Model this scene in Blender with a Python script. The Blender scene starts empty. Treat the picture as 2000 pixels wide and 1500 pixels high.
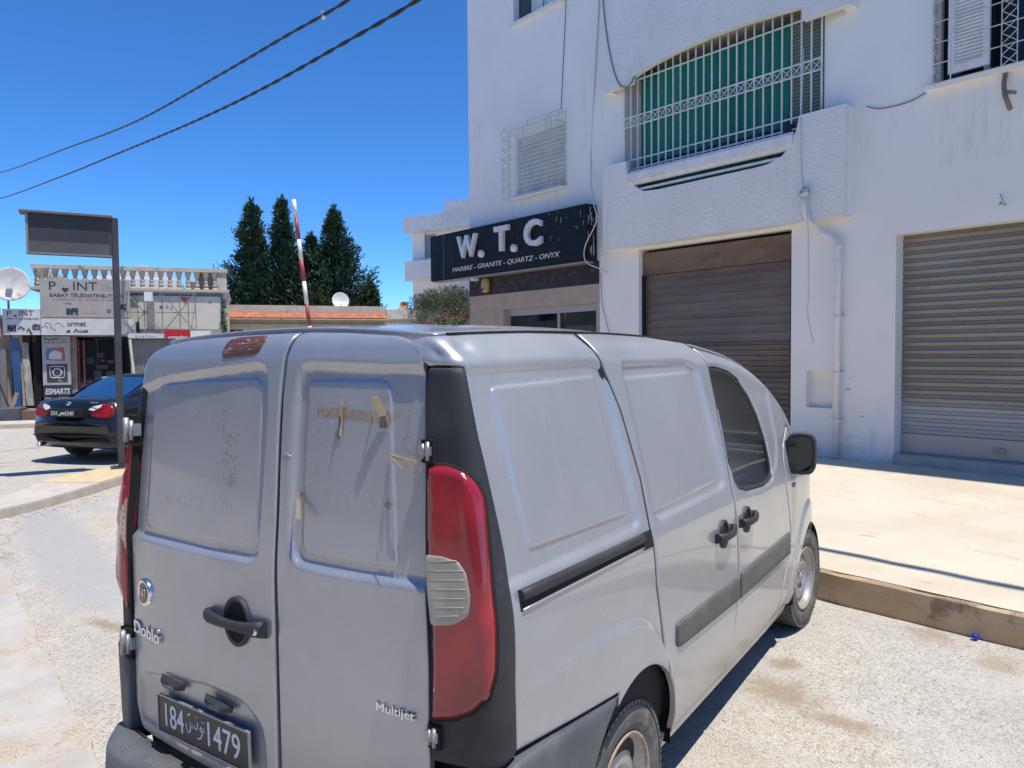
import bpy, bmesh, math, random
import numpy as np
from mathutils import Vector, Matrix
from mathutils.geometry import delaunay_2d_cdt
random.seed(7); np.random.seed(7)
SC = bpy.context.scene
COL = SC.collection
R = math.radians

# ------------------------------------------------------------------ camera, sky, sun, exposure
cd = bpy.data.cameras.new('camera'); cam = bpy.data.objects.new('camera', cd); COL.objects.link(cam); SC.camera = cam
yaw, pit, rol, foc = R(-33.8842), R(-2.3306), R(-0.5065), 1479.776
f_ = Vector((math.sin(yaw)*math.cos(pit), math.cos(yaw)*math.cos(pit), math.sin(pit)))
r_ = Vector((math.cos(yaw), -math.sin(yaw), 0)); u_ = r_.cross(f_)
r2 = math.cos(rol)*r_ + math.sin(rol)*u_; u2 = -math.sin(rol)*r_ + math.cos(rol)*u_
mw = Matrix((r2, u2, -f_)).transposed().to_4x4(); mw.translation = (1.9155, -1.5032, 1.7148)
cam.matrix_world = mw
cd.sensor_width = 36; cd.lens = 36*foc/2000; cd.clip_start = .05; cd.clip_end = 3000

SUN = Vector((.285, -.018, .958)).normalized()
W = bpy.data.worlds.new('World'); SC.world = W; W.use_nodes = True
nt = W.node_tree; nt.nodes.clear()
sky = nt.nodes.new('ShaderNodeTexSky'); sky.sky_type = 'NISHITA'; sky.sun_disc = False
sky.sun_elevation = math.asin(SUN.z); sky.sun_rotation = math.atan2(SUN.x, SUN.y)
sky.air_density = .8; sky.dust_density = .3; sky.ozone_density = 10; sky.altitude = 3000
bg = nt.nodes.new('ShaderNodeBackground'); bg.inputs[1].default_value = .12
wo = nt.nodes.new('ShaderNodeOutputWorld')
hs = nt.nodes.new('ShaderNodeHueSaturation'); hs.inputs['Saturation'].default_value = 1.13
nt.links.new(sky.outputs[0], hs.inputs['Color']); nt.links.new(hs.outputs[0], bg.inputs[0]); nt.links.new(bg.outputs[0], wo.inputs[0])
sl = bpy.data.lights.new('sun', 'SUN'); sl.energy = 2.75; sl.angle = R(.53); sl.color = (1, .95, .87)
so = bpy.data.objects.new('sun', sl); COL.objects.link(so); so.rotation_euler = SUN.to_track_quat('Z', 'Y').to_euler(); so.location = (0, 0, 30)
SC.view_settings.view_transform = 'Standard'; SC.view_settings.look = 'None'
SC.view_settings.exposure = 1.0; SC.view_settings.gamma = 1

# ------------------------------------------------------------------ helpers
BASE = {}
class Fr:
    def __init__(s, o, a): s.o = Vector(o); s.a = a; s.m = Matrix.Rotation(a, 3, 'Z')
    def w(s, p): return s.o + s.m @ Vector(p)
WF = Fr((0, 0, 0), 0)
FF = Fr((0, 0, 0), R(-15.79))            # street front of the white building: x right, y into the wall
SF = Fr((-20.207, 10.141, 0), R(53.29))  # front of the small shop
LF = Fr((-19.209, 16.875, 0), R(53.29))  # front of the low building
def props(o, label=None, cat=None, group=None, kind=None):
    if label: o['label'] = label
    if cat: o['category'] = cat
    if group: o['group'] = group
    if kind: o['kind'] = kind
def thing(name, label, cat, fr=WF, base=(0, 0, 0), group=None):
    o = bpy.data.objects.new(name, None); COL.objects.link(o)
    o.location = fr.w(base); o.rotation_euler = (0, 0, fr.a); o.empty_display_size = .2
    BASE[o] = Vector(base); props(o, label, cat, group); return o
def link(name, me, mt, parent=None, fr=WF, base=(0, 0, 0)):
    o = bpy.data.objects.new(name, me); COL.objects.link(o)
    if mt and not me.materials: me.materials.append(mt)
    if parent: o.parent = parent; BASE[o] = BASE[parent]
    else: o.location = fr.w(base); o.rotation_euler = (0, 0, fr.a); BASE[o] = Vector(base)
    return o
class MB:
    def __init__(s): s.v = []; s.f = []; s.sm = []
    def add(s, vs, fs, smooth=False):
        n = len(s.v); s.v += [tuple(v) for v in vs]; s.f += [tuple(i+n for i in f) for f in fs]; s.sm += [smooth]*len(fs); return s
    def box(s, x0, x1, y0, y1, z0, z1):
        return s.add([(x, y, z) for z in (z0, z1) for y in (y0, y1) for x in (x0, x1)],
              [(0, 2, 3, 1), (4, 5, 7, 6), (0, 1, 5, 4), (2, 6, 7, 3), (0, 4, 6, 2), (1, 3, 7, 5)])
    def obox(s, c, X, Y, Z):       # oriented box: centre and three half axes
        c, X, Y, Z = map(Vector, (c, X, Y, Z))
        return s.add([c+a*X+b*Y+d*Z for d in (-1, 1) for b in (-1, 1) for a in (-1, 1)],
              [(0, 2, 3, 1), (4, 5, 7, 6), (0, 1, 5, 4), (2, 6, 7, 3), (0, 4, 6, 2), (1, 3, 7, 5)])
    def bar(s, a, b, w, h=None, up=(0, 0, 1)):
        a, b = Vector(a), Vector(b); d = (b-a); L = d.length; d.normalize(); h = h or w
        x = d.cross(Vector(up));
        if x.length < 1e-4: x = d.cross(Vector((0, 1, 0)))
        x.normalize(); y = x.cross(d)
        return s.obox((a+b)/2, x*w/2, d*L/2, y*h/2)
    def tube(s, pts, r, n=8, caps=True, smooth=True, sy=1.):
        pts = [Vector(p) for p in pts]; m = len(pts); rs = r if hasattr(r, '__len__') else [r]*m
        t0 = (pts[1]-pts[0]).normalized(); ref = Vector((0, 0, 1)) if abs(t0.z) < .9 else Vector((0, 1, 0))
        x = t0.cross(ref).normalized(); V = []
        for i, p in enumerate(pts):
            t = (pts[min(i+1, m-1)]-pts[max(i-1, 0)]).normalized()
            x = (x - t*x.dot(t)).normalized(); y = t.cross(x)
            V += [p+(x*math.cos(2*math.pi*k/n)+y*sy*math.sin(2*math.pi*k/n))*rs[i] for k in range(n)]
        F = [(i*n+k, i*n+(k+1) % n, (i+1)*n+(k+1) % n, (i+1)*n+k) for i in range(m-1) for k in range(n)]
        s.add(V, F, smooth)
        if caps: k0 = len(s.v)-m*n; s.f += [tuple(k0+k for k in reversed(range(n))), tuple(k0+(m-1)*n+k for k in range(n))]; s.sm += [False, False]
        return s
    def lathe(s, prof, c, ax=(0, 0, 1), n=24, smooth=True, ph=0, a0=0, a1=2*math.pi):
        ax = Vector(ax).normalized(); ref = Vector((0, 0, 1)) if abs(ax.z) < .9 else Vector((1, 0, 0))
        x = ax.cross(ref).normalized(); y = ax.cross(x); c = Vector(c); m = len(prof); full = a1-a0 > 6.28
        nn = n if full else n+1
        V = [c+ax*h+(x*math.cos(a0+ph+(a1-a0)*k/n)+y*math.sin(a0+ph+(a1-a0)*k/n))*r for r, h in prof for k in range(nn)]
        F = [(i*nn+k, i*nn+(k+1) % nn, (i+1)*nn+(k+1) % nn, (i+1)*nn+k) for i in range(m-1) for k in range(n)]
        return s.add(V, F, smooth)
    def prism(s, poly, O, X, Y, depth):   # flat polygon extruded along X x Y
        O, X, Y = Vector(O), Vector(X), Vector(Y); N = X.cross(Y).normalized()
        n = len(poly); A = [O+X*a+Y*b for a, b in poly]; B = [p+N*depth for p in A]
        return s.add(A+B, [tuple(reversed(range(n))), tuple(range(n, 2*n))]+[(i, (i+1) % n, n+(i+1) % n, n+i) for i in range(n)])
    def text(s, st, O, X, Y, w, h, depth=.004, shear=0, bold=0):
        cu = bpy.data.curves.new('t', 'FONT'); cu.body = st; cu.size = 1; cu.extrude = .5; cu.shear = shear; cu.offset = bold; cu.resolution_u = 4
        o = bpy.data.objects.new('t', cu); me = bpy.data.meshes.new_from_object(o)
        V = np.array([v.co[:] for v in me.vertices]); F = [tuple(p.vertices) for p in me.polygons]
        bpy.data.objects.remove(o); bpy.data.curves.remove(cu); bpy.data.meshes.remove(me)
        lo, hi = V.min(0), V.max(0); V = (V-lo)/(hi-lo)
        O, X, Y = Vector(O), Vector(X).normalized(), Vector(Y).normalized(); N = X.cross(Y)
        return s.add([O+X*(a*w)+Y*(b*h)+N*(c*depth) for a, b, c in V.tolist()], F)
    def loft(s, rings, smooth=True, closed=True, caps=True):
        n = len(rings[0]); V = [p for r in rings for p in r]; m = n if closed else n-1
        F = [(i*n+k, i*n+(k+1) % n, (i+1)*n+(k+1) % n, (i+1)*n+k) for i in range(len(rings)-1) for k in range(m)]
        s.add(V, F, smooth)
        if caps: k0 = len(s.v)-len(V); s.f += [tuple(k0+k for k in reversed(range(n))), tuple(k0+len(V)-n+k for k in range(n))]; s.sm += [False]*2
        return s
    def build(s, name, mt, parent=None, fr=WF, base=(0, 0, 0), bevel=0, fix=True, seg=2):
        b = BASE[parent] if parent else Vector(base)
        me = bpy.data.meshes.new(name); me.from_pydata([(v[0]-b[0], v[1]-b[1], v[2]-b[2]) for v in s.v], [], s.f)
        me.polygons.foreach_set('use_smooth', s.sm)
        if fix or bevel:
            bm = bmesh.new(); bm.from_mesh(me)
            if fix: bmesh.ops.recalc_face_normals(bm, faces=bm.faces)
            if bevel: bmesh.ops.bevel(bm, geom=[e for e in bm.edges if len(e.link_faces) == 2 and e.calc_face_angle(0) > .5], offset=bevel, segments=seg, affect='EDGES', clamp_overlap=True)
            bm.to_mesh(me); bm.free()
        return link(name, me, mt, parent, fr, base)
    def top(s, name, mt, label, cat, fr=WF, base=None, group=None, kind=None, **k):
        if base is None:
            a = np.array(s.v); base = ((a[:, 0].min()+a[:, 0].max())/2, (a[:, 1].min()+a[:, 1].max())/2, a[:, 2].min())
        o = s.build(name, mt, None, fr, base, **k); props(o, label, cat, group, kind); return o
def dupe(o, parent=None, **k):
    c = o.copy(); COL.objects.link(c)
    if parent: c.parent = parent; BASE[c] = BASE[parent]
    return c

# ------------------------------------------------------------------ materials
def N(nt, t, **k):
    n = nt.nodes.new(t)
    for a, b in k.items():
        if a.startswith('i_'):
            key = a[2:]; key = int(key) if key.isdigit() else key.replace('_', ' ')
            n.inputs[key].default_value = b
        else: setattr(n, a, b)
    return n
def c4(c): return (c[0], c[1], c[2], 1)
def newmat(name):
    m = bpy.data.materials.new(name); m.use_nodes = True; nt = m.node_tree; nt.nodes.clear()
    out = N(nt, 'ShaderNodeOutputMaterial'); p = N(nt, 'ShaderNodeBsdfPrincipled'); nt.links.new(p.outputs[0], out.inputs[0])
    tc = N(nt, 'ShaderNodeTexCoord'); return m, nt, p, tc, out
def noise(nt, tc, scale, detail=6, rough=.6, stretch=None, coord='Object', dist=0):
    n = N(nt, 'ShaderNodeTexNoise', i_Scale=scale, i_Detail=detail, i_Roughness=rough, i_Distortion=dist)
    src = tc.outputs[coord]
    if stretch:
        mp = N(nt, 'ShaderNodeMapping'); mp.inputs['Scale'].default_value = stretch; nt.links.new(src, mp.inputs[0]); src = mp.outputs[0]
    nt.links.new(src, n.inputs['Vector']); return n.outputs['Fac']
def ramp(nt, fac, a, b, inv=False):
    m = N(nt, 'ShaderNodeMapRange', i_1=a, i_2=b, interpolation_type='SMOOTHSTEP'); nt.links.new(fac, m.inputs[0])
    if inv: m.inputs[3].default_value = 1; m.inputs[4].default_value = 0
    return m.outputs[0]
def mix(nt, fac, a, b):
    m = N(nt, 'ShaderNodeMix', data_type='RGBA')
    for s, v in ((0, fac), (6, a), (7, b)):
        if isinstance(v, (tuple, list)): m.inputs[s].default_value = c4(v)
        elif isinstance(v, (int, float)): m.inputs[s].default_value = v
        else: nt.links.new(v, m.inputs[s])
    return m.outputs[2]
def math_(nt, op, a, b=None):
    m = N(nt, 'ShaderNodeMath', operation=op)
    for i, v in enumerate((a, b)):
        if v is None: continue
        if isinstance(v, (int, float)): m.inputs[i].default_value = v
        else: nt.links.new(v, m.inputs[i])
    return m.outputs[0]
def bump(nt, p, h, st, dist=.01):
    b = N(nt, 'ShaderNodeBump', i_Strength=st, i_Distance=dist); nt.links.new(h, b.inputs['Height']); nt.links.new(b.outputs[0], p.inputs['Normal'])
def mat(name, col, rough=.6, metal=0, col2=None, sc=4, lo=.35, hi=.65, col3=None, sc3=18, lo3=.6, hi3=.7, bm=0, bs=40, bd=.01, coat=0, spec=.5, stretch=None, wave=None):
    m, nt, p, tc, out = newmat(name)
    p.inputs['Roughness'].default_value = rough; p.inputs['Metallic'].default_value = metal
    p.inputs['Coat Weight'].default_value = coat; p.inputs['Coat Roughness'].default_value = .06; p.inputs['Specular IOR Level'].default_value = spec
    c = None
    if col2: c = mix(nt, ramp(nt, noise(nt, tc, sc, stretch=stretch), lo, hi), col, col2)
    if col3: c = mix(nt, ramp(nt, noise(nt, tc, sc3, 8, .7, stretch), lo3, hi3), c if c is not None else col, col3)
    if c is None: p.inputs['Base Color'].default_value = c4(col)
    else: nt.links.new(c, p.inputs['Base Color'])
    if bm: bump(nt, p, noise(nt, tc, bs, 5, .6, stretch), bm, bd)
    return m
def glass(name, tint, gl=.08, rough=.01, alpha=1.):
    m = bpy.data.materials.new(name); m.use_nodes = True; nt = m.node_tree; nt.nodes.clear()
    out = N(nt, 'ShaderNodeOutputMaterial'); t = N(nt, 'ShaderNodeBsdfTransparent'); t.inputs[0].default_value = c4(tint)
    g = N(nt, 'ShaderNodeBsdfGlossy'); g.inputs['Roughness'].default_value = rough
    fr = N(nt, 'ShaderNodeLayerWeight', i_Blend=.25); mr = N(nt, 'ShaderNodeMapRange', i_3=gl, i_4=.85); nt.links.new(fr.outputs['Fresnel'], mr.inputs[0])
    mx = N(nt, 'ShaderNodeMixShader'); nt.links.new(mr.outputs[0], mx.inputs[0]); nt.links.new(t.outputs[0], mx.inputs[1]); nt.links.new(g.outputs[0], mx.inputs[2])
    nt.links.new(mx.outputs[0], out.inputs[0]); return m
def decal(name, col, sc, lo, hi, stretch=None, rough=.7, k=1.):
    m, nt, p, tc, out = newmat(name); p.inputs['Base Color'].default_value = c4(col); p.inputs['Roughness'].default_value = rough
    t = N(nt, 'ShaderNodeBsdfTransparent'); mx = N(nt, 'ShaderNodeMixShader')
    nt.links.new(math_(nt, 'MULTIPLY', ramp(nt, noise(nt, tc, sc, 9, .75, stretch), lo, hi), k), mx.inputs[0])
    nt.links.new(t.outputs[0], mx.inputs[1]); nt.links.new(p.outputs[0], mx.inputs[2]); nt.links.new(mx.outputs[0], out.inputs[0]); return m

def paint(name):
    m, nt, p, tc, out = newmat(name)
    n1 = noise(nt, tc, 1.6, 7, .65); n2 = noise(nt, tc, 420, 2, .5)
    c = mix(nt, ramp(nt, n1, .3, .7), (.375, .388, .405), (.44, .45, .462))
    c = mix(nt, math_(nt, 'MULTIPLY', ramp(nt, n2, .35, .7), .35), c, (.56, .56, .57))
    # thin streaks and scuffs
    st = ramp(nt, noise(nt, tc, 9, 8, .75, (1, 1, .12)), .60, .72); c = mix(nt, math_(nt, 'MULTIPLY', st, .38), c, (.60, .58, .54))
    sp = ramp(nt, noise(nt, tc, 55, 3, .5), .745, .765); c = mix(nt, math_(nt, 'MULTIPLY', sp, .8), c, (.70, .69, .66))
    # road dust along the sills
    sx = N(nt, 'ShaderNodeSeparateXYZ'); nt.links.new(tc.outputs['Object'], sx.inputs[0])
    hz = math_(nt, 'ADD', sx.outputs[2], math_(nt, 'MULTIPLY', noise(nt, tc, 5, 6), -.35))
    du = ramp(nt, hz, .10, .55, True); c = mix(nt, math_(nt, 'MULTIPLY', du, .75), c, (.50, .42, .32))
    nt.links.new(c, p.inputs['Base Color'])
    me = math_(nt, 'SUBTRACT', .54, math_(nt, 'MULTIPLY', du, .6)); nt.links.new(me, p.inputs['Metallic'])
    ro = N(nt, 'ShaderNodeMapRange', i_1=.3, i_2=.75, i_3=.33, i_4=.50); nt.links.new(noise(nt, tc, 3.5, 7, .7), ro.inputs[0])
    ro2 = math_(nt, 'ADD', ro.outputs[0], math_(nt, 'MULTIPLY', du, .25)); nt.links.new(ro2, p.inputs['Roughness'])
    p.inputs['Coat Weight'].default_value = .65; p.inputs['Coat Roughness'].default_value = .06
    bump(nt, p, noise(nt, tc, 2.2, 3), .06, .05)
    return m
PAINT = paint('silver_paint')
BLACKPL = mat('black_plastic', (.020, .021, .023), .6, col2=(.032, .033, .035), sc=6, col3=(.065, .062, .06), sc3=14, lo3=.60, hi3=.80, bm=.15, bs=300)
GREYPL = mat('bumper_plastic', (.075, .08, .09), .55, col2=(.12, .125, .13), sc=5, col3=(.22, .21, .19), sc3=9, lo3=.6, hi3=.8, bm=.15, bs=300)
STRIPPL = mat('strip_plastic', (.085, .085, .08), .6, col2=(.12, .118, .11), sc=5, bm=.1, bs=200)
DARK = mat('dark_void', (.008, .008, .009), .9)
RUBBER = mat('tyre_rubber', (.075, .073, .068), .9, col2=(.13, .122, .108), sc=9, col3=(.24, .215, .18), sc3=16, lo3=.5, hi3=.75, bm=.2, bs=90)
STEEL = mat('wheel_steel', (.46, .46, .45), .4, .5, col2=(.36, .34, .31), sc=8, col3=(.28, .17, .10), sc3=10, lo3=.56, hi3=.72)
RUST = mat('rusty_steel', (.30, .20, .14), .75, .2, col2=(.40, .34, .28), sc=12)
CHROME = mat('chrome', (.75, .75, .76), .18, 1)
ALU = mat('hinge_metal', (.42, .43, .44), .45, .6, col2=(.32, .32, .32), sc=25)
LAMPRED = mat('red_lens', (.36, .012, .024), .22, col2=(.22, .010, .018), sc=7, col3=(.34, .06, .06), sc3=22, lo3=.62, hi3=.85, coat=.7)
LAMPCLR = mat('reverse_lens', (.38, .355, .30), .22, col2=(.29, .27, .225), sc=11, coat=.7)
LENSLINE = mat('lens_rib', (.45, .42, .35), .4)
BROWNLENS = mat('brake_lens', (.085, .030, .024), .45, col2=(.15, .06, .035), sc=20, col3=(.36, .27, .22), sc3=70, lo3=.56, hi3=.62, coat=.1, bm=.5, bs=80, stretch=(.35, 1, 1.6))
PLATEBLK = mat('plate_black', (.022, .022, .025), .4)
PLATEWHT = mat('plate_white', (.72, .73, .75), .45)
REDBADGE = mat('badge_red', (.09, .012, .016), .3, coat=.5)
LAMPIN = mat('red_reflector', (.20, .009, .018), .35, col2=(.24, .02, .03), sc=30, coat=.7)
LAMPHZ = mat('hazed_lens', (.26, .045, .05), .35, col2=(.20, .02, .03), sc=16, coat=.6)
TAPE = mat('brown_tape', (.48, .36, .22), .45, col2=(.60, .48, .33), sc=30)
TAPEDARK = mat('tape_back', (.10, .085, .07), .5, col2=(.2, .17, .13), sc=30)
SEATM = mat('seat_fabric', (.15, .165, .16), .9, col2=(.20, .21, .20), sc=8)
DASHM = mat('dashboard', (.17, .185, .175), .7)
WINGLASS = glass('window_glass', (.42, .50, .46), .34, .13)
MIRRORM = mat('mirror_glass', (.05, .058, .056), .05, 1)
# ------------------------------------------------------------------ curved-panel tools
def sm(xs, ys):
    xs = np.array(xs, float); ys = np.array(ys, float); d = np.diff(ys)/np.diff(xs)
    m = np.concatenate([[d[0]], (d[1:]+d[:-1])/2, [d[-1]]])
    for i in range(len(d)):
        if d[i] == 0: m[i] = m[i+1] = 0
    for i in range(1, len(d)):
        if d[i-1]*d[i] <= 0: m[i] = 0
    def f(x):
        x = np.clip(np.asarray(x, float), xs[0], xs[-1]); i = np.clip(np.searchsorted(xs, x)-1, 0, len(xs)-2)
        h = xs[i+1]-xs[i]; t = (x-xs[i])/h
        return ys[i]*(1+2*t)*(1-t)**2+h*m[i]*t*(1-t)**2+ys[i+1]*t*t*(3-2*t)+h*m[i+1]*t*t*(t-1)
    return f
def sdf(P, poly):
    P = np.asarray(P, float); poly = np.asarray(poly, float); A = poly; B = np.roll(poly, -1, 0)
    D = np.full(len(P), 1e9); ins = np.zeros(len(P), bool)
    for a, b in zip(A, B):
        e = b-a; w = P-a; L = max(e@e, 1e-12); t = np.clip((w@e)/L, 0, 1); q = w-t[:, None]*e
        D = np.minimum(D, (q*q).sum(1))
        c = ((a[1] > P[:, 1]) != (b[1] > P[:, 1]))
        if abs(e[1]) > 1e-12: ins ^= c & (P[:, 0] < a[0]+e[0]*(P[:, 1]-a[1])/e[1])
    return np.sqrt(D)*np.where(ins, -1, 1)
def rpoly(poly, r, n=5):            # round the corners
    P = [np.array(p, float) for p in poly]; out = []
    rs = r if hasattr(r, '__len__') else [r]*len(P)
    for i, p in enumerate(P):
        a, b = P[i-1]-p, P[(i+1) % len(P)]-p; la, lb = np.linalg.norm(a), np.linalg.norm(b)
        k = min(rs[i], la*.45, lb*.45)
        if k < 1e-4: out.append(p); continue
        A, B = p+a/la*k, p+b/lb*k
        out += [A*(1-t)**2+2*p*t*(1-t)+B*t*t for t in np.linspace(0, 1, n)]
    return np.array(out)
def resamp(poly, st):
    out = []
    for a, b in zip(poly, np.roll(poly, -1, 0)):
        n = max(1, int(math.ceil(np.linalg.norm(b-a)/st-.01)))
        out += [a+(b-a)*i/n for i in range(n)]
    return np.array(out)
def smooth01(t): t = np.clip(t, 0, 1); return t*t*(3-2*t)
def recess(poly, depth, w, r=.03):
    poly = rpoly(poly, r)
    f = lambda a, b: depth*smooth01(-sdf(np.stack([a, b], 1), poly)/w)
    LINES[f] = [poly, inset(poly, w*.5), inset(poly, w)]; return f
LINES = {}
def ccw(p): p = np.asarray(p, float); q = np.roll(p, -1, 0); return p if (p[:, 0]*q[:, 1]-q[:, 0]*p[:, 1]).sum() > 0 else p[::-1]
def inset(p, d):
    p = ccw(p); a = p-np.roll(p, 1, 0); b = np.roll(p, -1, 0)-p
    a /= np.linalg.norm(a, axis=1)[:, None]+1e-9; b /= np.linalg.norm(b, axis=1)[:, None]+1e-9
    n = np.stack([-(a+b)[:, 1], (a+b)[:, 0]], 1); n /= np.linalg.norm(n, axis=1)[:, None]+1e-9
    return p+n*d
def panel(name, outline, f, mt, parent, disp=None, step=.014, off=0., thick=.02, edge=.004, ew=.006, holes=(), mirror=False, C=(0, 1.7, .9), rim=True, smooth=True, feats=()):
    loops = [ccw(resamp(np.array(outline, float), step))]+[ccw(resamp(np.array(h, float), step))[::-1] for h in holes]
    bnd = np.concatenate(loops); nb = len(bnd)
    E = []; k = 0
    for l in loops: E += [(k+i, k+(i+1) % len(l)) for i in range(len(l))]; k += len(l)
    def dist(P):
        d = -sdf(P, loops[0])
        for h in loops[1:]: d = np.minimum(d, sdf(P, h))
        return d
    ring = inset(loops[0], ew); ring = ring[dist(ring) > ew*.7]
    lo, hi = loops[0].min(0), loops[0].max(0)
    g = np.stack(np.meshgrid(np.arange(lo[0], hi[0], step), np.arange(lo[1], hi[1], step), indexing='ij'), -1).reshape(-1, 2)
    g = g[dist(g) > ew+step*.45]
    for ft in feats:
        for l in LINES[ft]:
            q = resamp(l, step*.8); q = q[dist(q) > ew+step*.3]
            if len(q): g = g[np.min(np.concatenate([np.hypot(g[:, :1]-q[None, k::4, 0], g[:, 1:]-q[None, k::4, 1]).min(1)[None] for k in range(4)]), 0) > step*.42]; ring = np.concatenate([ring, q])
    P = np.concatenate([bnd, ring, g]); P[nb:] += np.random.uniform(-1e-5, 1e-5, P[nb:].shape)
    V, _, F, ov, _, _ = delaunay_2d_cdt([Vector(p) for p in P], E, [], 1, 1e-6)
    V = np.array([v[:] for v in V]); back = {}
    for i, o in enumerate(ov):
        for q in o: back[q] = i
    F = np.array([t for t in F if len(t) == 3]); cen = V[F].mean(1); F = F[dist(cen) > 0]
    a, b = V[:, 0], V[:, 1]; h = 1e-3
    S = f(a, b); du = f(a+h, b)-f(a-h, b); dv = f(a, b+h)-f(a, b-h)
    n = np.cross(du, dv); n /= np.linalg.norm(n, axis=1)[:, None]+1e-12
    n *= np.where(((S-np.array(C))*n).sum(1) < 0, -1, 1)[:, None]
    d = dist(V); ins = edge*np.clip(1-d/ew, 0, 1)**2
    if disp is not None: ins = ins+disp(a, b)
    S2 = S+n*(off-ins)[:, None]
    fn = np.cross(S2[F[:, 1]]-S2[F[:, 0]], S2[F[:, 2]]-S2[F[:, 0]]); F[(fn*n[F[:, 0]]).sum(1) < 0] = F[(fn*n[F[:, 0]]).sum(1) < 0][:, ::-1]
    mb = MB(); faces = F.tolist(); verts = S2
    mb.add(verts.tolist(), faces, smooth)
    if rim:
        used = [back[i] for i in range(nb)]; base = len(verts); lowv = (S2-n*thick)[used]
        mb.v += [tuple(v) for v in lowv.tolist()]
        for i, j in E: mb.f.append((used[i], used[j], base+j, base+i)); mb.sm.append(False)
    if mirror: mb.v = [(-v[0], v[1], v[2]) for v in mb.v]
    o = mb.build(name, mt, parent, fix=False); me = o.data
    bm = bmesh.new(); bm.from_mesh(me)
    if rim: bmesh.ops.recalc_face_normals(bm, faces=bm.faces)
    bm.to_mesh(me); bm.free()
    # make sure normals point away from C
    me.update(); s = 0; Cm = Vector(C)-BASE[parent]
    if mirror: Cm.x = -Cm.x
    for p in list(me.polygons)[:min(200, len(F))]: s += (p.center-Cm).dot(p.normal)
    if s < 0: me.flip_normals()
    return o

# ------------------------------------------------------------------ the van: base surfaces (x right, y forward, z up; tail at y = 0)
XW = sm([.16, .24, .35, .5, .7, .9, 1.04, 1.10, 1.3, 1.5, 1.64, 1.70, 1.9], [.79, .81, .838, .854, .862, .862, .856, .846, .81, .77, .74, .727, .687])
RY = sm([0, 1.05, 1.3, 1.5, 1.66, 1.72, 1.755, 1.778, 1.795, 1.82], [0, 0, .018, .036, .055, .066, .08, .105, .16, .26])
ZT = sm([0, .12, .5, 1.0, 1.4, 1.75, 2.1, 2.35, 2.6, 2.85, 3.02, 3.15, 3.27, 3.6, 3.9, 4.1, 4.2], [1.765, 1.772, 1.785, 1.788, 1.781, 1.764, 1.730, 1.695, 1.636, 1.53, 1.41, 1.26, 1.14, 1.06, .98, .88, .75])
TP = sm([0, 2.7, 3.1, 3.5, 3.8, 4.2], [0, 0, .010, .045, .12, .30])
RC = .05
def RP(x): return -.058+.055*(np.abs(x)/.85)**2.5
def rnd(d): d = np.clip(d, -.05, .12); return .085*(1-d/.12)**2
def side(y, z): return np.stack([XW(z)-rnd(ZT(y)-z)-TP(y), y+0*z, z+0*y], -1)
def rear(x, z): return np.stack([x+0*z, RP(x)+RY(z), z+0*x], -1)
def corner(t, z):
    t = np.asarray(t, float); z = np.asarray(z, float)
    X = XW(z)-rnd(1.772-z); XC = X-RC; yb = RP(XC)+RY(z); q = RC*math.pi/2
    a = np.clip(t/q, 0, 1)*math.pi/2
    x = np.where(t < 0, XC+t, XC+RC*np.sin(a)); y = np.where(t < 0, RP(XC+t)+RY(z), yb+RC*(1-np.cos(a)))
    ys = yb+RC+(t-q); S = side(ys, z); k = t > q
    return np.stack([np.where(k, S[..., 0], x), np.where(k, ys, y), z+0*x], -1)
def xe(y): return XW(ZT(y))-.085-TP(y)
def roof(x, y): w = xe(y); return np.stack([x+0*y, y+0*x, ZT(y)+.03*np.clip(1-(x/w)**2, -.2, 1)], -1)
def y2t(y, z): return float(y-(RP(XW(z)-RC)+RY(z))-RC+RC*math.pi/2)
def pt(f, a, b, off=0, C=(0, 1.7, .9)):
    a = np.array([a], float); b = np.array([b], float); h = 1e-3
    p = f(a, b)[0]; du = (f(a+h, b)-f(a-h, b))[0]; dv = (f(a, b+h)-f(a, b-h))[0]; n = np.cross(du, dv); n /= np.linalg.norm(n)
    if (p-np.array(C))@n < 0: n = -n
    du /= np.linalg.norm(du); v = np.cross(n, du); v = v if v[2] > 0 else -v
    return Vector(p+n*off), Vector(du), Vector(v), Vector(n)

VAN = thing('delivery_van', 'dusty silver panel van with torn tape on its rear doors, parked in the foreground', 'van')
def vp(*a, **k): return panel(*a, parent=VAN, **k)

# rear doors
rimL = recess([(-.90, 1.55), (-.72, 1.612), (-.55, 1.648), (-.312, 1.672), (-.048, 1.698), (0, 1.69), (.022, 1.645), (.03, 1.472), (.022, 1.112), (-.016, 1.076), (-.252, 1.07), (-.90, 1.062)], .019, .026, .04)
panL = recess([(-.65, 1.585), (-.60, 1.618), (-.368, 1.636), (-.052, 1.648), (-.02, 1.632), (0, 1.164), (-.024, 1.132), (-.252, 1.12), (-.66, 1.112)], -.006, .0065, .035)
plr = recess([(-.725, .40), (-.72, .585), (-.596, .612), (-.268, .660), (-.056, .65), (.03, .588), (.045, .40)], .012, .022, .05)
rimR = recess([(.132, 1.60), (.150, 1.688), (.19, 1.698), (.60, 1.688), (.85, 1.68), (.85, 1.108), (.30, 1.094), (.17, 1.10), (.135, 1.17)], .019, .026, .06)
panR = recess([(.178, 1.61), (.192, 1.646), (.472, 1.648), (.50, 1.63), (.548, 1.156), (.524, 1.144), (.208, 1.14), (.190, 1.172)], -.006, .0065, .03)
seamR = recess([(.565, 1.30), (.60, 1.28), (.63, 1.06), (.60, .95), (.72, .9), (.72, 1.4)], .0, .01)
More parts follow.
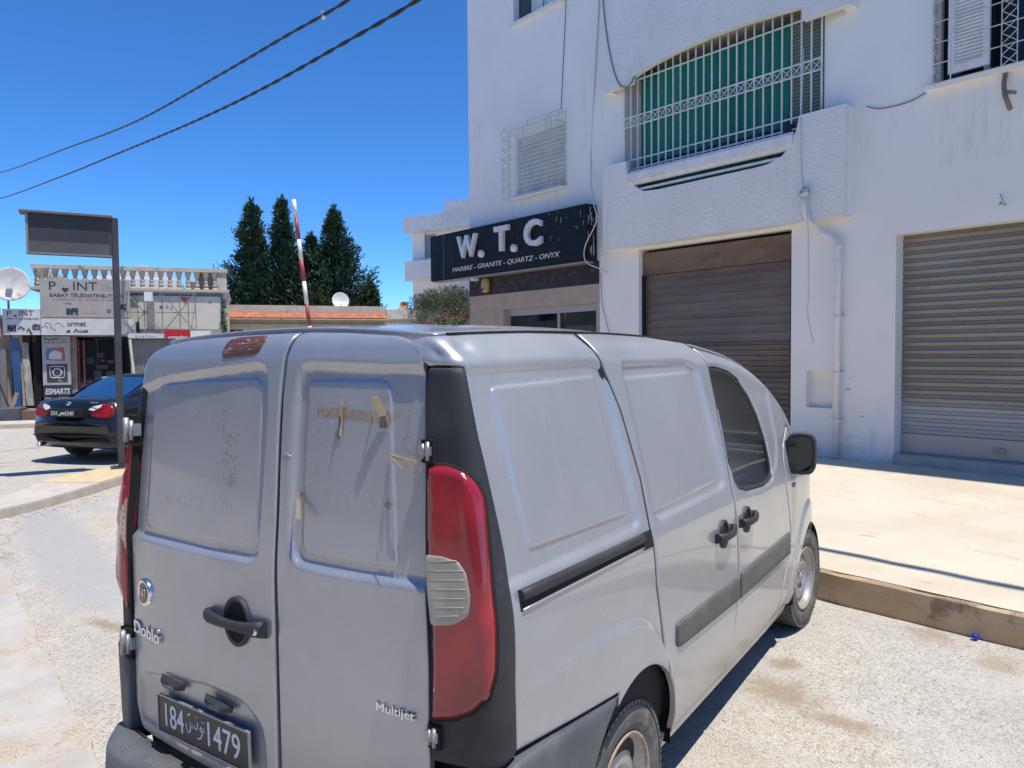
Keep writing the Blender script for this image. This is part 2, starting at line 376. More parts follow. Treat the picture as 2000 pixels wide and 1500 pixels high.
doorL = vp('rear_door', rpoly([(-.745, .46), (-.70, .372), (.088, .372), (.086, 1.2), (.076, 1.60), (.078, 1.70), (.096, 1.788), (-.2, 1.783), (-.45, 1.772), (-.60, 1.752), (-.69, 1.722), (-.722, 1.68), (-.725, 1.60), (-.742, 1.33), (-.748, 1.0)], .02), rear, PAINT,
           disp=lambda a, b: rimL(a, b)+panL(a, b)+plr(a, b), step=.009, feats=(rimL, panL, plr))
doorR = vp('rear_door', rpoly([(.101, .372), (.655, .372), (.658, .9), (.650, 1.112), (.624, 1.436), (.606, 1.66), (.608, 1.716), (.60, 1.742), (.50, 1.768), (.3, 1.782), (.109, 1.788), (.091, 1.70), (.089, 1.60), (.099, 1.2)], .015), rear, PAINT,
           disp=lambda a, b: rimR(a, b)+panR(a, b), step=.009, feats=(rimR, panR))

# corner pillars: black cladding, tail lamps, silver quarter panels
def dxl(z): return np.interp(z, [0, .9, 1.11, 1.44, 1.66, 1.75], [-.748, -.748, -.746, -.738, -.725, -.70])
def leftclip(poly):
    return [(max(t, -float(dxl(z))+.012-float(XW(z)-rnd(1.772-z)-RC)), z) for t, z in poly]
def dens(poly): return resamp(np.array(poly, float), .05).tolist()
def ff(y, z): return (y2t(y, z), z)
arcq = [(.82+.345*math.cos(a), .30+.345*math.sin(a)) for a in np.linspace(R(122), R(46), 14)]
QUART = [(-.075, 1.735), (-.064, 1.70), (-.050, 1.684), (.056, 1.684), (.068, 1.504), (.088, 1.364), (.112, 1.204), (.116, 1.076), (.108, .884), (.112, .698), ff(.20, .684), ff(.40, .662), ff(.636, .640)]+[ff(*q) for q in arcq[0:]]+[ff(1.030, .668), ff(.970, .888), ff(.949, 1.064), ff(.937, 1.268), ff(.880, 1.516), ff(.812, 1.66), ff(.80, 1.72), ff(.80, 1.782), ff(.5, 1.781), ff(.2, 1.772), (.075, 1.768), (.0, 1.762), (-.055, 1.752)]
rim1 = recess([(-.20, 1.686), (.05, 1.69), ff(.764, 1.697), ff(.835, 1.675), ff(.893, 1.128), ff(.845, 1.105), ff(.136, 1.108), (-.20, 1.108)], .017, .028, .04)
pan1 = recess([ff(.156, 1.627), ff(.756, 1.642), ff(.82, 1.168), ff(.206, 1.180)], -.006, .0065, .02)
flp = rpoly([(-.2, .80), (.09, .858), (.31, .870), (.564, .862), (.74, .845), (.86, .812), (.95, .76), (1.05, .652), (1.14, .524), (1.22, .30), (1.22, .1), (-.2, .1)], .06)
def flare(y, z):
    d = -sdf(np.stack([y, z], 1), flp); return -.017*np.clip((y-.06)/.55, 0, 1)*smooth01(d/.035)
def flareC(t, z):
    y = t+RP(XW(z)-RC)+RY(z)+RC-RC*math.pi/2; return flare(y, z)
def dents(t, z): return .012*np.exp(-(((t-.10)/.035)**2+((z-1.735)/.02)**2))+.008*np.exp(-(((t-.0)/.02)**2+((z-1.715)/.015)**2))
q1 = vp('quarter_panel', dens(QUART), corner, PAINT, disp=lambda a, b: rim1(a, b)+pan1(a, b)+flareC(a, b)+dents(a, b), step=.011, edge=.003, feats=(rim1, pan1))
q2 = vp('quarter_panel', leftclip(dens(QUART)), corner, PAINT, disp=lambda a, b: rim1(a, b)+flareC(a, b), step=.03, mirror=True)
CLAD = [(-.050, 1.678), (.050, 1.678), (.062, 1.504), (.082, 1.364), (.106, 1.204), (.111, 1.076), (.103, .884), (.107, .700), (.004, .672), (-.146, .665), (-.142, .9), (-.128, 1.112), (-.099, 1.43), (-.068, 1.62)]
TL = [(-.088, 1.424), (-.035, 1.431), (.012, 1.420), (.040, 1.392), (.054, 1.352), (.050, 1.192), (.045, 1.068), (.038, .928), (.022, .864), (-.024, .816), (-.076, .790), (-.141, .774), (-.130, 1.10), (-.112, 1.27)]
REV = [(-.121, 1.202), (-.072, 1.204), (-.022, 1.196), (.000, 1.165), (.004, 1.112), (-.014, 1.064), (-.06, 1.036), (-.129, 1.024), (-.126, 1.10)]
def shl(poly, d): return inset(resamp(np.array(poly, float), .03), d)
for mir in (False, True):
    lc = leftclip if mir else (lambda p: p)
    st = .014 if not mir else .03
    cl = vp('corner_cladding', rpoly(lc(dens(CLAD)), .01), corner, BLACKPL, off=.006, step=st, mirror=mir, thick=.03)
    tl = vp('tail_light', rpoly(lc(dens(TL)), .02), corner, LAMPRED, off=.021, edge=.012, ew=.016, step=st*.8, mirror=mir, thick=.03,
            disp=lambda a, b: .004*smooth01((np.abs(a-.018)-.004)/.004)-.004)
    panel('lens_inset', rpoly(lc(dens([(-.125, .80), (-.06, .805), (-.015, .85), (-.01, .93), (-.02, .985), (-.06, 1.0), (-.128, .995)])), .02), corner, LAMPIN, tl, off=.0183, edge=.001, step=st, mirror=mir, thick=.003)
    panel('lens_inset', rpoly(lc(dens([(-.112, 1.225), (-.03, 1.225), (.002, 1.28), (-.002, 1.36), (-.03, 1.395), (-.088, 1.40)])), .02), corner, LAMPHZ, tl, off=.0183, edge=.001, step=st, mirror=mir, thick=.003)
    panel('gasket', rpoly(shl(lc(dens(TL)), -.007), .02), corner, DARK, tl, off=.010, edge=.003, step=.03, mirror=mir, thick=.02)
    rv = panel('reversing_lens', rpoly(lc(dens(REV)), .02), corner, LAMPCLR, tl, off=.0235, edge=.003, step=st*.7, mirror=mir, thick=.006)
    for i, z in enumerate(np.linspace(1.052, 1.185, 7)):
        x1 = np.interp(z, [1.03, 1.064, 1.112, 1.165, 1.2], [-.06, -.016, .0, -.002, -.03])
        panel('lens_rib', lc([(-.110, z-.0009), (x1-.008, z-.0009+.012), (x1-.008, z+.0009+.012), (-.110, z+.0009)]), corner, LENSLINE, rv, off=.0242, edge=0, step=.03, thick=.002, mirror=mir)
    # door hinges in the cladding
    for z in (1.465, .735) if not mir else (1.45, .675):
        e = float(dxl(z)) if mir else -float(np.interp(z, [.7, .9, 1.11, 1.44], [.667, .668, .66, .634]))
        sg = 1 if mir else -1
        h = MB(); P = Vector((e*sg*sg, 0, 0)); x = e if mir else -e
        y = float(RP(x)+RY(z))-.012; o_ = -1 if mir else 1
        k_ = 1 if mir else .55
        h.box(min(x-o_*.012, x+o_*.055*k_), max(x-o_*.012, x+o_*.055*k_), y-.008, y+.02, z-.022*k_, z+.022*k_)
        h.tube([(x+o_*.036*k_, y-.010*k_, z-.045*k_), (x+o_*.036*k_, y-.010*k_, z+.045*k_)], .011*k_, 10)
        h.tube([(x+o_*.006, y-.008, z-.036*k_), (x+o_*.006, y-.008, z+.036*k_)], .008*k_, 10)
        h.build('hinge', ALU, VAN, bevel=.002)
        hb = MB().box(min(x-o_*.004, x+o_*.064*k_), max(x-o_*.004, x+o_*.064*k_), y-.002, y+.03, z-.058*k_, z+.052*k_); hb.build('hinge_pocket', DARK, cl)

# sides: sliding door / plain left flank, front doors, wings
arcs = [(.82+.345*math.cos(a), .30+.345*math.sin(a)) for a in np.linspace(R(43), R(0), 9)]
SLD = [(.812, 1.784), (.812, 1.72), (.824, 1.66), (.892, 1.516), (.949, 1.268), (.961, 1.064), (.982, .888), (1.042, .668)]+arcs+[(1.19, .262), (1.835, .262), (1.842, .312), (1.886, .468), (1.910, .70), (1.882, .896), (1.850, 1.084), (1.845, 1.336), (1.848, 1.636), (1.835, 1.70), (1.80, 1.758), (1.4, 1.780), (1.0, 1.787)]
rim2 = recess([(.955, 1.684), (1.60, 1.684), (1.712, 1.658), (1.80, 1.128), (1.722, 1.106), (1.044, 1.10), (.994, 1.124), (.975, 1.40)], .017, .026, .04)
pan2 = recess([(.975, 1.627), (1.624, 1.634), (1.708, 1.150), (1.010, 1.134)], -.006, .0065, .02)
sd = vp('sliding_door', rpoly(SLD, .012), side, PAINT, disp=lambda a, b: rim2(a, b)+pan2(a, b)+flare(a, b), step=.011, feats=(rim2, pan2))
vp('side_panel', rpoly(SLD, .012), side, PAINT, disp=lambda a, b: flare(a, b), step=.03, mirror=True)
WIN = [(1.878, 1.630), (1.988, 1.623), (2.124, 1.603), (2.252, 1.556), (2.364, 1.476), (2.448, 1.372), (2.50, 1.248), (2.516, 1.128), (2.496, 1.068), (2.364, 1.054), (2.072, 1.074), (1.972, 1.098), (1.930, 1.135), (1.905, 1.332), (1.884, 1.52)]
FD = [(1.852, .262), (2.715, .264), (2.752, .432), (2.835, .584), (2.86, .696), (2.812, .82), (2.745, .976), (2.752, 1.112), (2.80, 1.20), (2.95, 1.30), (2.90, 1.40), (2.75, 1.535), (2.55, 1.625), (2.35, 1.672), (2.1, 1.706), (1.846, 1.735), (1.862, 1.636), (1.857, 1.336), (1.862, 1.084), (1.894, .896), (1.922, .70), (1.898, .468), (1.854, .312)]
PIL = [(2.955, 1.31), (3.10, 1.18), (3.22, 1.12), (3.262, 1.145), (3.14, 1.265), (3.01, 1.415), (2.84, 1.535), (2.59, 1.64), (2.34, 1.699), (2.09, 1.734), (1.85, 1.758), (1.846, 1.745), (2.1, 1.716), (2.35, 1.682), (2.55, 1.635), (2.755, 1.545), (2.905, 1.41)]
arcf = [(3.386+.345*math.cos(a), .30+.345*math.sin(a)) for a in np.linspace(R(178), R(-8), 18)]
WING = [(2.725, .262), (3.04, .262)]+arcf+[(3.82, .27), (3.95, .30), (4.0, .55), (3.97, .80), (3.84, .98), (3.6, 1.055), (3.27, 1.13), (3.22, 1.112), (3.09, 1.17), (2.96, 1.285), (2.81, 1.19), (2.762, 1.108), (2.755, .976), (2.822, .825), (2.872, .698), (2.845, .578), (2.763, .428)]
flf = rpoly([(3.386+.47*math.cos(a), .30+.50*math.sin(a)) for a in np.linspace(0, 2*math.pi, 40)][:-1], .01)
def flare2(y, z): return -.014*smooth01(-sdf(np.stack([y, z], 1), flf)/.03)
wsh = inset(resamp(np.array(WIN, float), .04), -.022)
lowwin = recess([(1.95, 1.12), (2.55, 1.07), (2.62, 1.10), (2.7, 1.2), (2.7, 1.5), (1.86, 1.66), (1.86, 1.2)], .008, .02)
def handle(parent, f, a, b, w, h, mir=False, lock=0):
    P, X, Y, Z = pt(f, a, b, .001)
    def L(x, y, z): return P+X*x+Y*y+Z*z
    m = MB(); n = 20
    ring = lambda rx, ry, z: [L(rx*math.cos(2*math.pi*k/n), ry*math.sin(2*math.pi*k/n), z) for k in range(n)]
    m.loft([ring(h*.80, h, -.002), ring(h*.80, h, .008), ring(h*.70, h*.88, .009), ring(h*.62, h*.80, .004)], caps=False)
    cup = MB().loft([ring(h*.70, h*.88, .0035), ring(h*.3, h*.4, .0033), ring(.001, .001, .0033)], caps=False)
    if mir:
        for q in (m, cup): q.v = [(-v[0], v[1], v[2]) for v in q.v]
    o = m.build('door_handle', BLACKPL, parent); cup.build('handle_cup', DARK, o)
    g = MB(); pts = []; S = 11
    def sec(x, z, hh, th): return [L(x, dy, z+dz) for dy, dz in ((-hh, -th*.6), (-hh*.7, th*.4), (-hh*.2, th*.6), (hh*.5, th*.6), (hh, th*.1), (hh*.9, -th*.6))]
    rr = []
    for i in range(S):
        t = i/(S-1); x = -w/2+w*t; bow = math.sin(math.pi*min(1, t*1.06))**.55 if 0 < t < .97 else 0
        rr.append(sec(x, .013+.024*bow, (.0185 if t < .82 else .0235)+.003*math.cos(6.28*t), .014+.010*(1-bow)))
    g.loft(rr)
    if mir: g.v = [(-v[0], v[1], v[2]) for v in g.v]
    g.build('grip', BLACKPL, o)
    if lock:
        k = MB().lathe([(.0, .0155), (.010, .0155), (.0125, .013), (.0125, 0)], L(w/2-.022, -.001, .017), Z, 16); k.build('key_lock', CHROME, o)
        k = MB().obox(L(w/2-.022, -.001, .033), X*.0012, Y*.006, Z*.0006); k.build('key_slot', DARK, o)
    return o
for mir in (False, True):
    st = .014 if not mir else .03
    fd = vp('front_door', rpoly(FD, .012), side, PAINT, disp=lambda a, b: lowwin(a, b), holes=[rpoly(wsh, .01)], step=st, mirror=mir)
    panel('window_seal', inset(resamp(np.array(wsh), .04), .002), side, BLACKPL, fd, off=-.010, holes=[rpoly(WIN, .03)], edge=.003, step=st, thick=.012, mirror=mir)
    panel('window_glass', inset(resamp(np.array(WIN, float), .05), -.004), side, WINGLASS, fd, off=-.014, edge=0, step=.05, rim=False, mirror=mir)
    vp('windscreen_pillar', PIL, side, PAINT, edge=.002, step=.02, mirror=mir)
    vp('front_wing', rpoly(WING, .012), side, PAINT, disp=flare2, step=st*1.3, mirror=mir)
    vp('sill', [(1.17, .19), (3.02, .19), (3.03, .255), (1.168, .255)], side, PAINT, off=-.008, step=.03, mirror=mir)
    handle(fd, side, 2.02, .930, .215, .062, mir)
    if not mir: handle(sd, side, 1.69, .928, .215, .062)
    s1 = [(1.150, .626), (1.150, .700), (1.905, .692), (1.912, .578), (1.20, .598), (1.165, .606)]
    panel('rub_strip', rpoly(s1, .018), side, STRIPPL, sd if not mir else VAN, off=.010, edge=.006, ew=.010, step=.02, mirror=mir)
    panel('rub_strip', rpoly([(1.930, .577), (1.930, .700), (2.818, .712), (2.838, .582)], .010), side, STRIPPL, fd, off=.010, edge=.006, ew=.010, step=.02, mirror=mir)
    # side indicator
    P, X, Y, Z = pt(side, 2.93, .955, 0); im = MB().obox(P+Z*.004, X*.022, Y*.012, Z*.007)
    if mir: im.v = [(-v[0], v[1], v[2]) for v in im.v]
    im.build('side_indicator', LAMPCLR, VAN, bevel=.004)
    # side bumper cover behind the rear wheel, wrapping the corner
    arb = [(.82+.375*math.cos(a), .30+.375*math.sin(a)) for a in np.linspace(R(118), R(190), 9)]
    BUMP = [(-.06, .30), (-.06, .60), (-.02, .655), (.10, .683), ff(.20, .672), ff(.40, .652), ff(.628, .630)]+[ff(*q) for q in arb]+[ff(.40, .23)]
    if mir: BUMP = leftclip(dens(BUMP))
    vp('bumper_corner', rpoly(dens(BUMP), .012), corner, GREYPL, off=.024, edge=.010, ew=.014, step=.02, thick=.04, mirror=mir)
    # wheel-arch liners
    for y0 in (.82, 3.386):
        l = MB(); sgn = -1 if mir else 1
        A_ = np.linspace(R(-12), R(192), 25)
        P_ = lambda r, x: [(sgn*x, y0+r*math.cos(a), .30+r*math.sin(a)) for a in A_]
        l.loft([P_(.35, .832), P_(.362, .82), P_(.362, .52), P_(.02, .52)], closed=False, caps=False)
        l.build('arch_liner', DARK, VAN, fix=False)

# dark strips behind the panel gaps, painted in place of their shade
def gap_strip(pts, f, w=.03, off=-.011, C=(0, 1.7, .9)):
    V = []
    for i, (a, b) in enumerate(pts):
        q = np.array(pts[min(i+1, len(pts)-1)], float)-np.array(pts[max(i-1, 0)], float); q /= np.linalg.norm(q); nn = np.array([-q[1], q[0]])*w/2
        V += [pt(f, a+nn[0], b+nn[1], off, C)[0], pt(f, a-nn[0], b-nn[1], off, C)[0]]
    MB().add(V, [(2*i, 2*i+1, 2*i+3, 2*i+2) for i in range(len(pts)-1)]).build('gap_shade', DARK, VAN, fix=False)
gap_strip([(.806, 1.77), (.806, 1.72), (.818, 1.66), (.886, 1.516), (.943, 1.268), (.955, 1.064), (.976, .888), (1.036, .668), (1.062, .56)], side)
gap_strip([(1.838, 1.74), (1.852, 1.636), (1.850, 1.336), (1.856, 1.084), (1.888, .896), (1.916, .70), (1.892, .468), (1.848, .312)], side)
gap_strip([(.094, .38), (.094, 1.2), (.085, 1.6), (.085, 1.7), (.100, 1.78)], rear)
gap_strip([(2.85, .60), (2.866, .697), (2.816, .822), (2.75, .976), (2.757, 1.11), (2.80, 1.19), (2.95, 1.29)], side)
# sliding-door rail below the quarter window panel
RAIL = [ff(.108, 1.048), ff(.945, 1.042), ff(.945, 1.090), ff(.108, 1.102)]
rl = vp('door_rail', RAIL, corner, DARK, off=.002, edge=.0, step=.03, thick=.01)
rb = MB(); rb.tube([pt(corner, *ff(y, z), .004)[0] for y, z in zip(np.linspace(.112, .87, 14), np.linspace(1.086, 1.078, 14))], .013, 10, sy=1.2); rb.build('rail_bar', BLACKPL, rl)
rb = MB(); rb.tube([pt(corner, *ff(y, z), .003)[0] for y, z in zip(np.linspace(.112, .87, 14), np.linspace(1.050, 1.046, 14))], .004, 6); rb.build('rail_lip', PAINT, rl)
vp('rail_opening', [ff(.87, 1.038), ff(.952, 1.036), ff(.946, 1.094), ff(.87, 1.094)], corner, DARK, off=.0045, edge=0, step=.03, thick=.01)

P, X, Y, Z = pt(corner, *ff(.44, .700)); MB().lathe([(.014, -.001), (.014, .0015), (.011, .002), (.001, .001)], P, Z, 14).build('body_plug', DARK, VAN)
# roof, screen, bonnet, nose
rpts = [(xe(y)-.012, y) for y in np.concatenate([[.07], np.linspace(.20, 2.30, 16)])]
roofo = [(-x, y) for x, y in reversed(rpts)]+[(-.56, .058), (-.5, .062), (-.3, .080), (0, .098), (.3, .080), (.5, .062), (.56, .058)]+rpts+[(.3, 2.36), (0, 2.38), (-.3, 2.36)]
def ribs(a, b): return sum(-.006*smooth01((.035-np.abs(a-c))/.02)*smooth01((b-.45)/.1)*smooth01((1.9-b)/.1) for c in (-.36, -.12, .12, .36))
vp('roof', roofo, roof, PAINT, disp=ribs, step=.022, C=(0, 1.4, 0))
spts = [(xe(y)-.022, y) for y in np.linspace(2.36, 3.24, 10)]
vp('windscreen', [(-x, y) for x, y in reversed(spts)]+[(-.3, 2.40), (0, 2.42), (.3, 2.40)]+spts+[(.3, 3.36), (0, 3.40), (-.3, 3.36)], roof, WINGLASS, step=.05, rim=False, edge=0, C=(0, 1.4, 0))
bpts = [(xe(y)-.01, y) for y in np.linspace(3.30, 4.05, 8)]
vp('bonnet', [(-x, y) for x, y in reversed(bpts)]+[(-.3, 3.40), (0, 3.44), (.3, 3.40)]+bpts, roof, PAINT, step=.04, C=(0, 1.4, 0))
for sx in (-1, 1):
    MB().tube([(sx*(xe(y)+.002), y, float(ZT(y))-.004) for y in np.linspace(.10, 2.3, 24)], .0058, 6).build('roof_seal', DARK, VAN)
ring = lambda y, w, z0, z1: [(x*w, y-.10*(x*x), z) for x, z in ((-1, z0), (-.6, z0), (0, z0), (.6, z0), (1, z0), (1, z1), (.6, z1), (0, z1), (-.6, z1), (-1, z1))]
MB().loft([ring(3.98, .70, .50, .90), ring(4.10, .64, .52, .86), ring(4.13, .58, .55, .80)]).build('nose_panel', PAINT, VAN)
MB().loft([ring(3.90, .76, .22, .50), ring(4.13, .68, .22, .50), ring(4.17, .62, .26, .46)]).build('front_bumper', GREYPL, VAN)
for sx in (-1, 1): MB().box(sx*.52-.11, sx*.52+.11, 4.02, 4.11, .66, .88).build('headlight', LAMPCLR, VAN, bevel=.03)

# rear bumper with ribbed step
def plan(x, o): return float(RP(min(abs(x), .82)))-o+.10*max(0, (abs(x)-.66)/.2)**2
bx = np.linspace(-.855, .855, 35); bm_ = MB()
bm_.loft([[(x, plan(x, .005), z0) for z0 in (.23,)]+[(x, plan(x, .115), .23), (x, plan(x, .138), .27), (x, plan(x, .132), .335), (x, plan(x, .115), .352), (x, plan(x, .005), .358)] for x in bx])
bmp = bm_.build('rear_bumper', GREYPL, VAN)
for k in range(6):
    o = .03+.014*k
    MB().tube([(x, plan(x, o), .3565-.006*(o-.005)/.11) for x in np.linspace(-.66, .66, 24)], .0028, 5).build('step_rib', GREYPL, bmp)

# inner shell so that the panel gaps read dark, and the cab behind the glass
inn = MB(); rings = []
for y in (.06, .14, .3, .6, 1.0, 1.4, 1.80):
    zt = float(ZT(y))-.045; zs = [.24, .5, .9, 1.1, 1.4, 1.62, zt-.02]
    rr = [(float(side(np.array([y]), np.array([z]))[0, 0])-.035, y+(float(RY(z)) if y < .2 else 0), z) for z in zs]
    rings.append(rr+[(-x, yy, z) for x, yy, z in reversed(rr)])
inn.loft(rings); inn.build('cargo_lining', DARK, VAN)
MB().box(-.79, .79, 1.84, 3.0, .22, .30).build('cab_floor', DARK, VAN)
for sx in (-1, 1): MB().box(sx*.78-.012, sx*.78+.012, 1.86, 2.85, .30, 1.0).build('door_lining', DASHM, VAN)
MB().loft([[(x, 2.72+.05*math.cos(x*2), z) for x, z in ((-.74, .5), (.74, .5), (.74, .98), (-.74, .98))], [(x, 3.22, z) for x, z in ((-.74, .5), (.74, .5), (.74, 1.08), (-.74, 1.08))]], smooth=False).build('dashboard', DASHM, VAN, bevel=.02)
for sx in (-.38, .38):
    s = MB(); s.box(sx-.24, sx+.24, 2.02, 2.50, .48, .62)
    s.loft([[(sx+x*w, y+d, z) for x, d in ((-1, .0), (-.85, -.05), (.85, -.05), (1, 0), (.85, .05), (-.85, .05))] for y, z, w in ((2.06, .60, .22), (2.01, .80, .24), (1.96, 1.05, .22), (1.94, 1.16, .15), (1.935, 1.19, .12), (1.93, 1.36, .12), (1.93, 1.39, .08))])
    s.build('seat', SEATM, VAN, bevel=.02)
MB().tube([(-.38+.17*math.cos(a), 2.62-.06*math.sin(a), 1.04+.15*math.sin(a)) for a in np.linspace(0, 6.283, 25)], .014, 8, caps=False).build('steering_wheel', DASHM, VAN)

# wheels
def wheel(x, y, sgn, turn=0, zc=.3):
    w = MB(); ax = (sgn, 0, 0); c = (0, 0, 0); rim = .190
    prof = [(rim, .066), (rim+.012, .074), (.225, .083), (.255, .085), (.278, .079), (.291, .068), (.296, .058)]
    for g in (.042, .014, -.014, -.042): prof += [(.2985, g+.010), (.2985, g+.004), (.290, g+.0035), (.290, g-.0035), (.2985, g-.004)]
    prof += [(.296, -.058), (.291, -.068), (.278, -.079), (.225, -.083), (rim, -.066)]
    w.lathe(prof, c, ax, 72, smooth=False)
    for k in range(60):           # shoulder blocks
        a = 2*math.pi*(k+.5)/60; u = Vector((0, math.cos(a), math.sin(a))); t = Vector((0, -math.sin(a), math.cos(a)))
        for sd_ in (1, -1):
            w.obox(u*.2915+Vector((sd_*.0655, 0, 0)), Vector((.0145, 0, -.0) if abs(u.z) < 2 else u), t*.0108, u*.0068)
    ob = w.build('wheel', RUBBER, VAN, fix=True); me = ob.data
    r = MB()
    r.lathe([(rim+.003, .072), (rim+.001, .077), (rim-.006, .076), (rim-.010, .066), (rim-.022, .052), (rim-.026, .034), (.152, .030), (.140, .036), (.110, .052), (.085, .056), (.075, .050), (.066, .036), (.045, .033), (.032, .034), (.030, .052), (.022, .056), (.001, .056)], c, ax, 48)
    r.lathe([(rim-.026, .034), (rim-.03, -.06), (rim+.002, -.070)], c, ax, 48)
    ro = r.build('rim', STEEL, ob); rr = MB()
    rr.lathe([(rim+.004, .0725), (rim+.002, .0785), (rim-.007, .0775), (rim-.0105, .066)], c, ax, 48); rr.build('rim_flange', RUST, ro)
    hl = MB()
    for k in range(14):
        a = 2*math.pi*k/14; u = Vector((0, math.cos(a), math.sin(a))); t = Vector((0, -math.sin(a), math.cos(a)))
        hl.add([Vector((sgn*.0375, 0, 0))+u*(.140+.011*math.cos(b))+t*.012*math.sin(b)+Vector((sgn*(.0012-.006*math.cos(b)), 0, 0)) for b in np.linspace(0, 6.283, 13)[:-1]], [tuple(range(12))])
    hl.build('vent_hole', DARK, ro, fix=False)
    nu = MB()
    for k in range(4):
        a = 2*math.pi*(k+.3)/4; u = Vector((0, math.cos(a), math.sin(a)))
        nu.lathe([(.013, .030), (.013, .050), (.009, .054), (.001, .054)], u*.050, ax, 6, smooth=False)
    nu.build('wheel_nut', RUST, ro)
    MB().lathe([(rim-.04, -.02), (.02, -.02)], c, ax, 24).build('brake_drum', DARK, ro)
    ob.location = Vector((x, y, zc)); ob.rotation_euler = (0, 0, turn); return ob
wheel(.745, .80, 1, 0, .220); wheel(.745, 3.386, 1, R(-4), .299); wheel(-.745, .80, -1, 0, .205); wheel(-.745, 3.386, -1, R(-4), .285)

# door mirrors
for sx in (1, -1):
    m = MB(); cx, cy, cz = sx*.905, 2.90, 1.14; n = 20
    def er(w, h, y): return [(cx+w*math.copysign(abs(math.cos(a))**.5, math.cos(a)), y+.02*math.cos(a)*sx, cz+h*math.copysign(abs(math.sin(a))**.5, math.sin(a))) for a in np.linspace(0, 2*math.pi, n+1)[:-1]]
    m.loft([er(.062, .098, cy-.020), er(.072, .112, cy-.026), er(.076, .118, cy-.012), er(.072, .113, cy+.03), er(.055, .09, cy+.075), er(.02, .04, cy+.095)], caps=True)
    mo = m.build('wing_mirror', BLACKPL, VAN)
    MB().add(er(.060, .096, cy-.0215), [tuple(range(n))]).build('mirror_glass', MIRRORM, mo, fix=False)
    MB().obox((sx*.835, cy-.03, cz+.055), (.05, 0, 0), (0, .02, 0), (0, 0, .016)).obox((sx*.835, cy-.03, cz-.065), (.05, 0, 0), (0, .02, 0), (0, 0, .02)).obox((sx*.800, cy-.03, cz), (.012, 0, 0), (0, .05, 0), (0, 0, .11)).build('mirror_arm', BLACKPL, mo, bevel=.006)

# rear door fittings
ho = handle(doorL, rear, -.085, .893, .280, .078, lock=1)
P, X, Y, Z = pt(rear, -.640, .882)
bg_ = MB().lathe([(.001, .008), (.034, .008), (.037, .011), (.046, .011), (.049, .006), (.049, -.004)], P, Z, 32).build('badge', CHROME, doorL)
MB().lathe([(.001, .0095), (.033, .0095), (.036, .0085)], P, Z, 32).build('badge_face', REDBADGE, bg_)
MB().text('FIAT', P-X*.024-Y*.016+Z*.0095, X, Y, .048, .032, .003).build('lettering', CHROME, bg_)
P, X, Y, Z = pt(rear, -.728, .722)
MB().text('Doblo', P+Z*.001, X, Y, .20, .045, .006, bold=.02).tube([P+X*(.190+.008*math.cos(a))+Y*(.043+.008*math.sin(a))+Z*.004 for a in np.linspace(0, 4.2, 8)], .0022, 5).build('name_badge', CHROME, doorL)
P, X, Y, Z = pt(rear, .490, .752)
MB().text('Multijet', P+Z*.001, X, Y, .128, .030, .006, bold=.015).build('name_badge', CHROME, doorR)
X = (Vector((-.010, -.073, .440))-Vector((-.544, -.047, .422))).normalized(); Z = X.cross(Vector((0, 0, 1))).normalized(); Y = Z.cross(X)
P = Vector((-.544, -.048, .422))
pw, ph = .530, .128
pl_ = MB().obox(P+X*pw/2+Y*ph/2, X*pw/2, Y*ph/2, Z*.004).build('licence_plate', PLATEBLK, doorL)
fm = MB()
for a, b in (((0, 0), (pw, 0)), ((pw, 0), (pw, ph)), ((pw, ph), (0, ph)), ((0, ph), (0, 0))):
    fm.bar(P+X*a[0]+Y*a[1]+Z*.003, P+X*b[0]+Y*b[1]+Z*.003, .0055, .008, up=Z)
fm.build('plate_frame', ALU, pl_)
MB().text('184', P+X*.047+Y*.026+Z*.004, X, Y, .115, .080, .0015, bold=.004).build('plate_number', PLATEWHT, pl_); MB().text('1479', P+X*.305+Y*.026+Z*.004, X, Y, .178, .080, .0015, bold=.004).build('plate_number', PLATEWHT, pl_)
ar = MB()
def stroke(pts, w=.0058): ar.tube([P+X*(.172+a*.118)+Y*(.020+b*.085)+Z*.0042 for a, b in pts], w/2, 6, sy=.4)
th = np.linspace(0, 6.283, 12)
stroke([(.80+.055*math.cos(a), .56+.085*math.sin(a)) for a in th]); stroke([(.855, .56), (.84, .38), (.76, .22), (.66, .16), (.60, .18)])
stroke([(.85, .52), (.90, .48), (.95, .50), (.97, .68)]); stroke([(.62, .80), (.62, .56), (.56, .50), (.48, .54), (.47, .70)])
stroke([(.47, .54), (.41, .49), (.36, .54), (.355, .68)]); stroke([(.36, .54), (.31, .49), (.26, .54), (.255, .70)])
stroke([(.26, .56), (.25, .36), (.19, .25), (.11, .25), (.05, .36), (.045, .58)])
for a, b in ((.90, .90), (.98, .90), (.62, 1.0), (.25, .98), (.20, .95)): stroke([(a-.012, b-.03), (a+.012, b+.03)], .008)
ar.build('plate_script', PLATEWHT, pl_)
for x0, x1 in ((-.524, -.380), (-.262, -.110)):
    y = float(RP((x0+x1)/2)); w = MB().add([(x0, y-.001, .628), (x1, y-.001, .618), (x1-.012, y-.001, .592), (x0+.012, y-.001, .590), (x0+.02, y-.024, .612), (x1-.03, y-.024, .606), (x1-.035, y-.020, .594), (x0+.03, y-.020, .592)], [(0, 1, 5, 4), (4, 5, 6, 7), (7, 6, 2, 3), (0, 4, 7, 3), (1, 2, 6, 5), (0, 3, 2, 1)])
    lo_ = w.build('plate_lamp', BLACKPL, doorL, bevel=.003)
    MB().box((x0+x1)/2-.03, (x0+x1)/2+.03, y-.0275, y-.01, .593, .607).build('lamp_cover', GREYPL, lo_, bevel=.004)
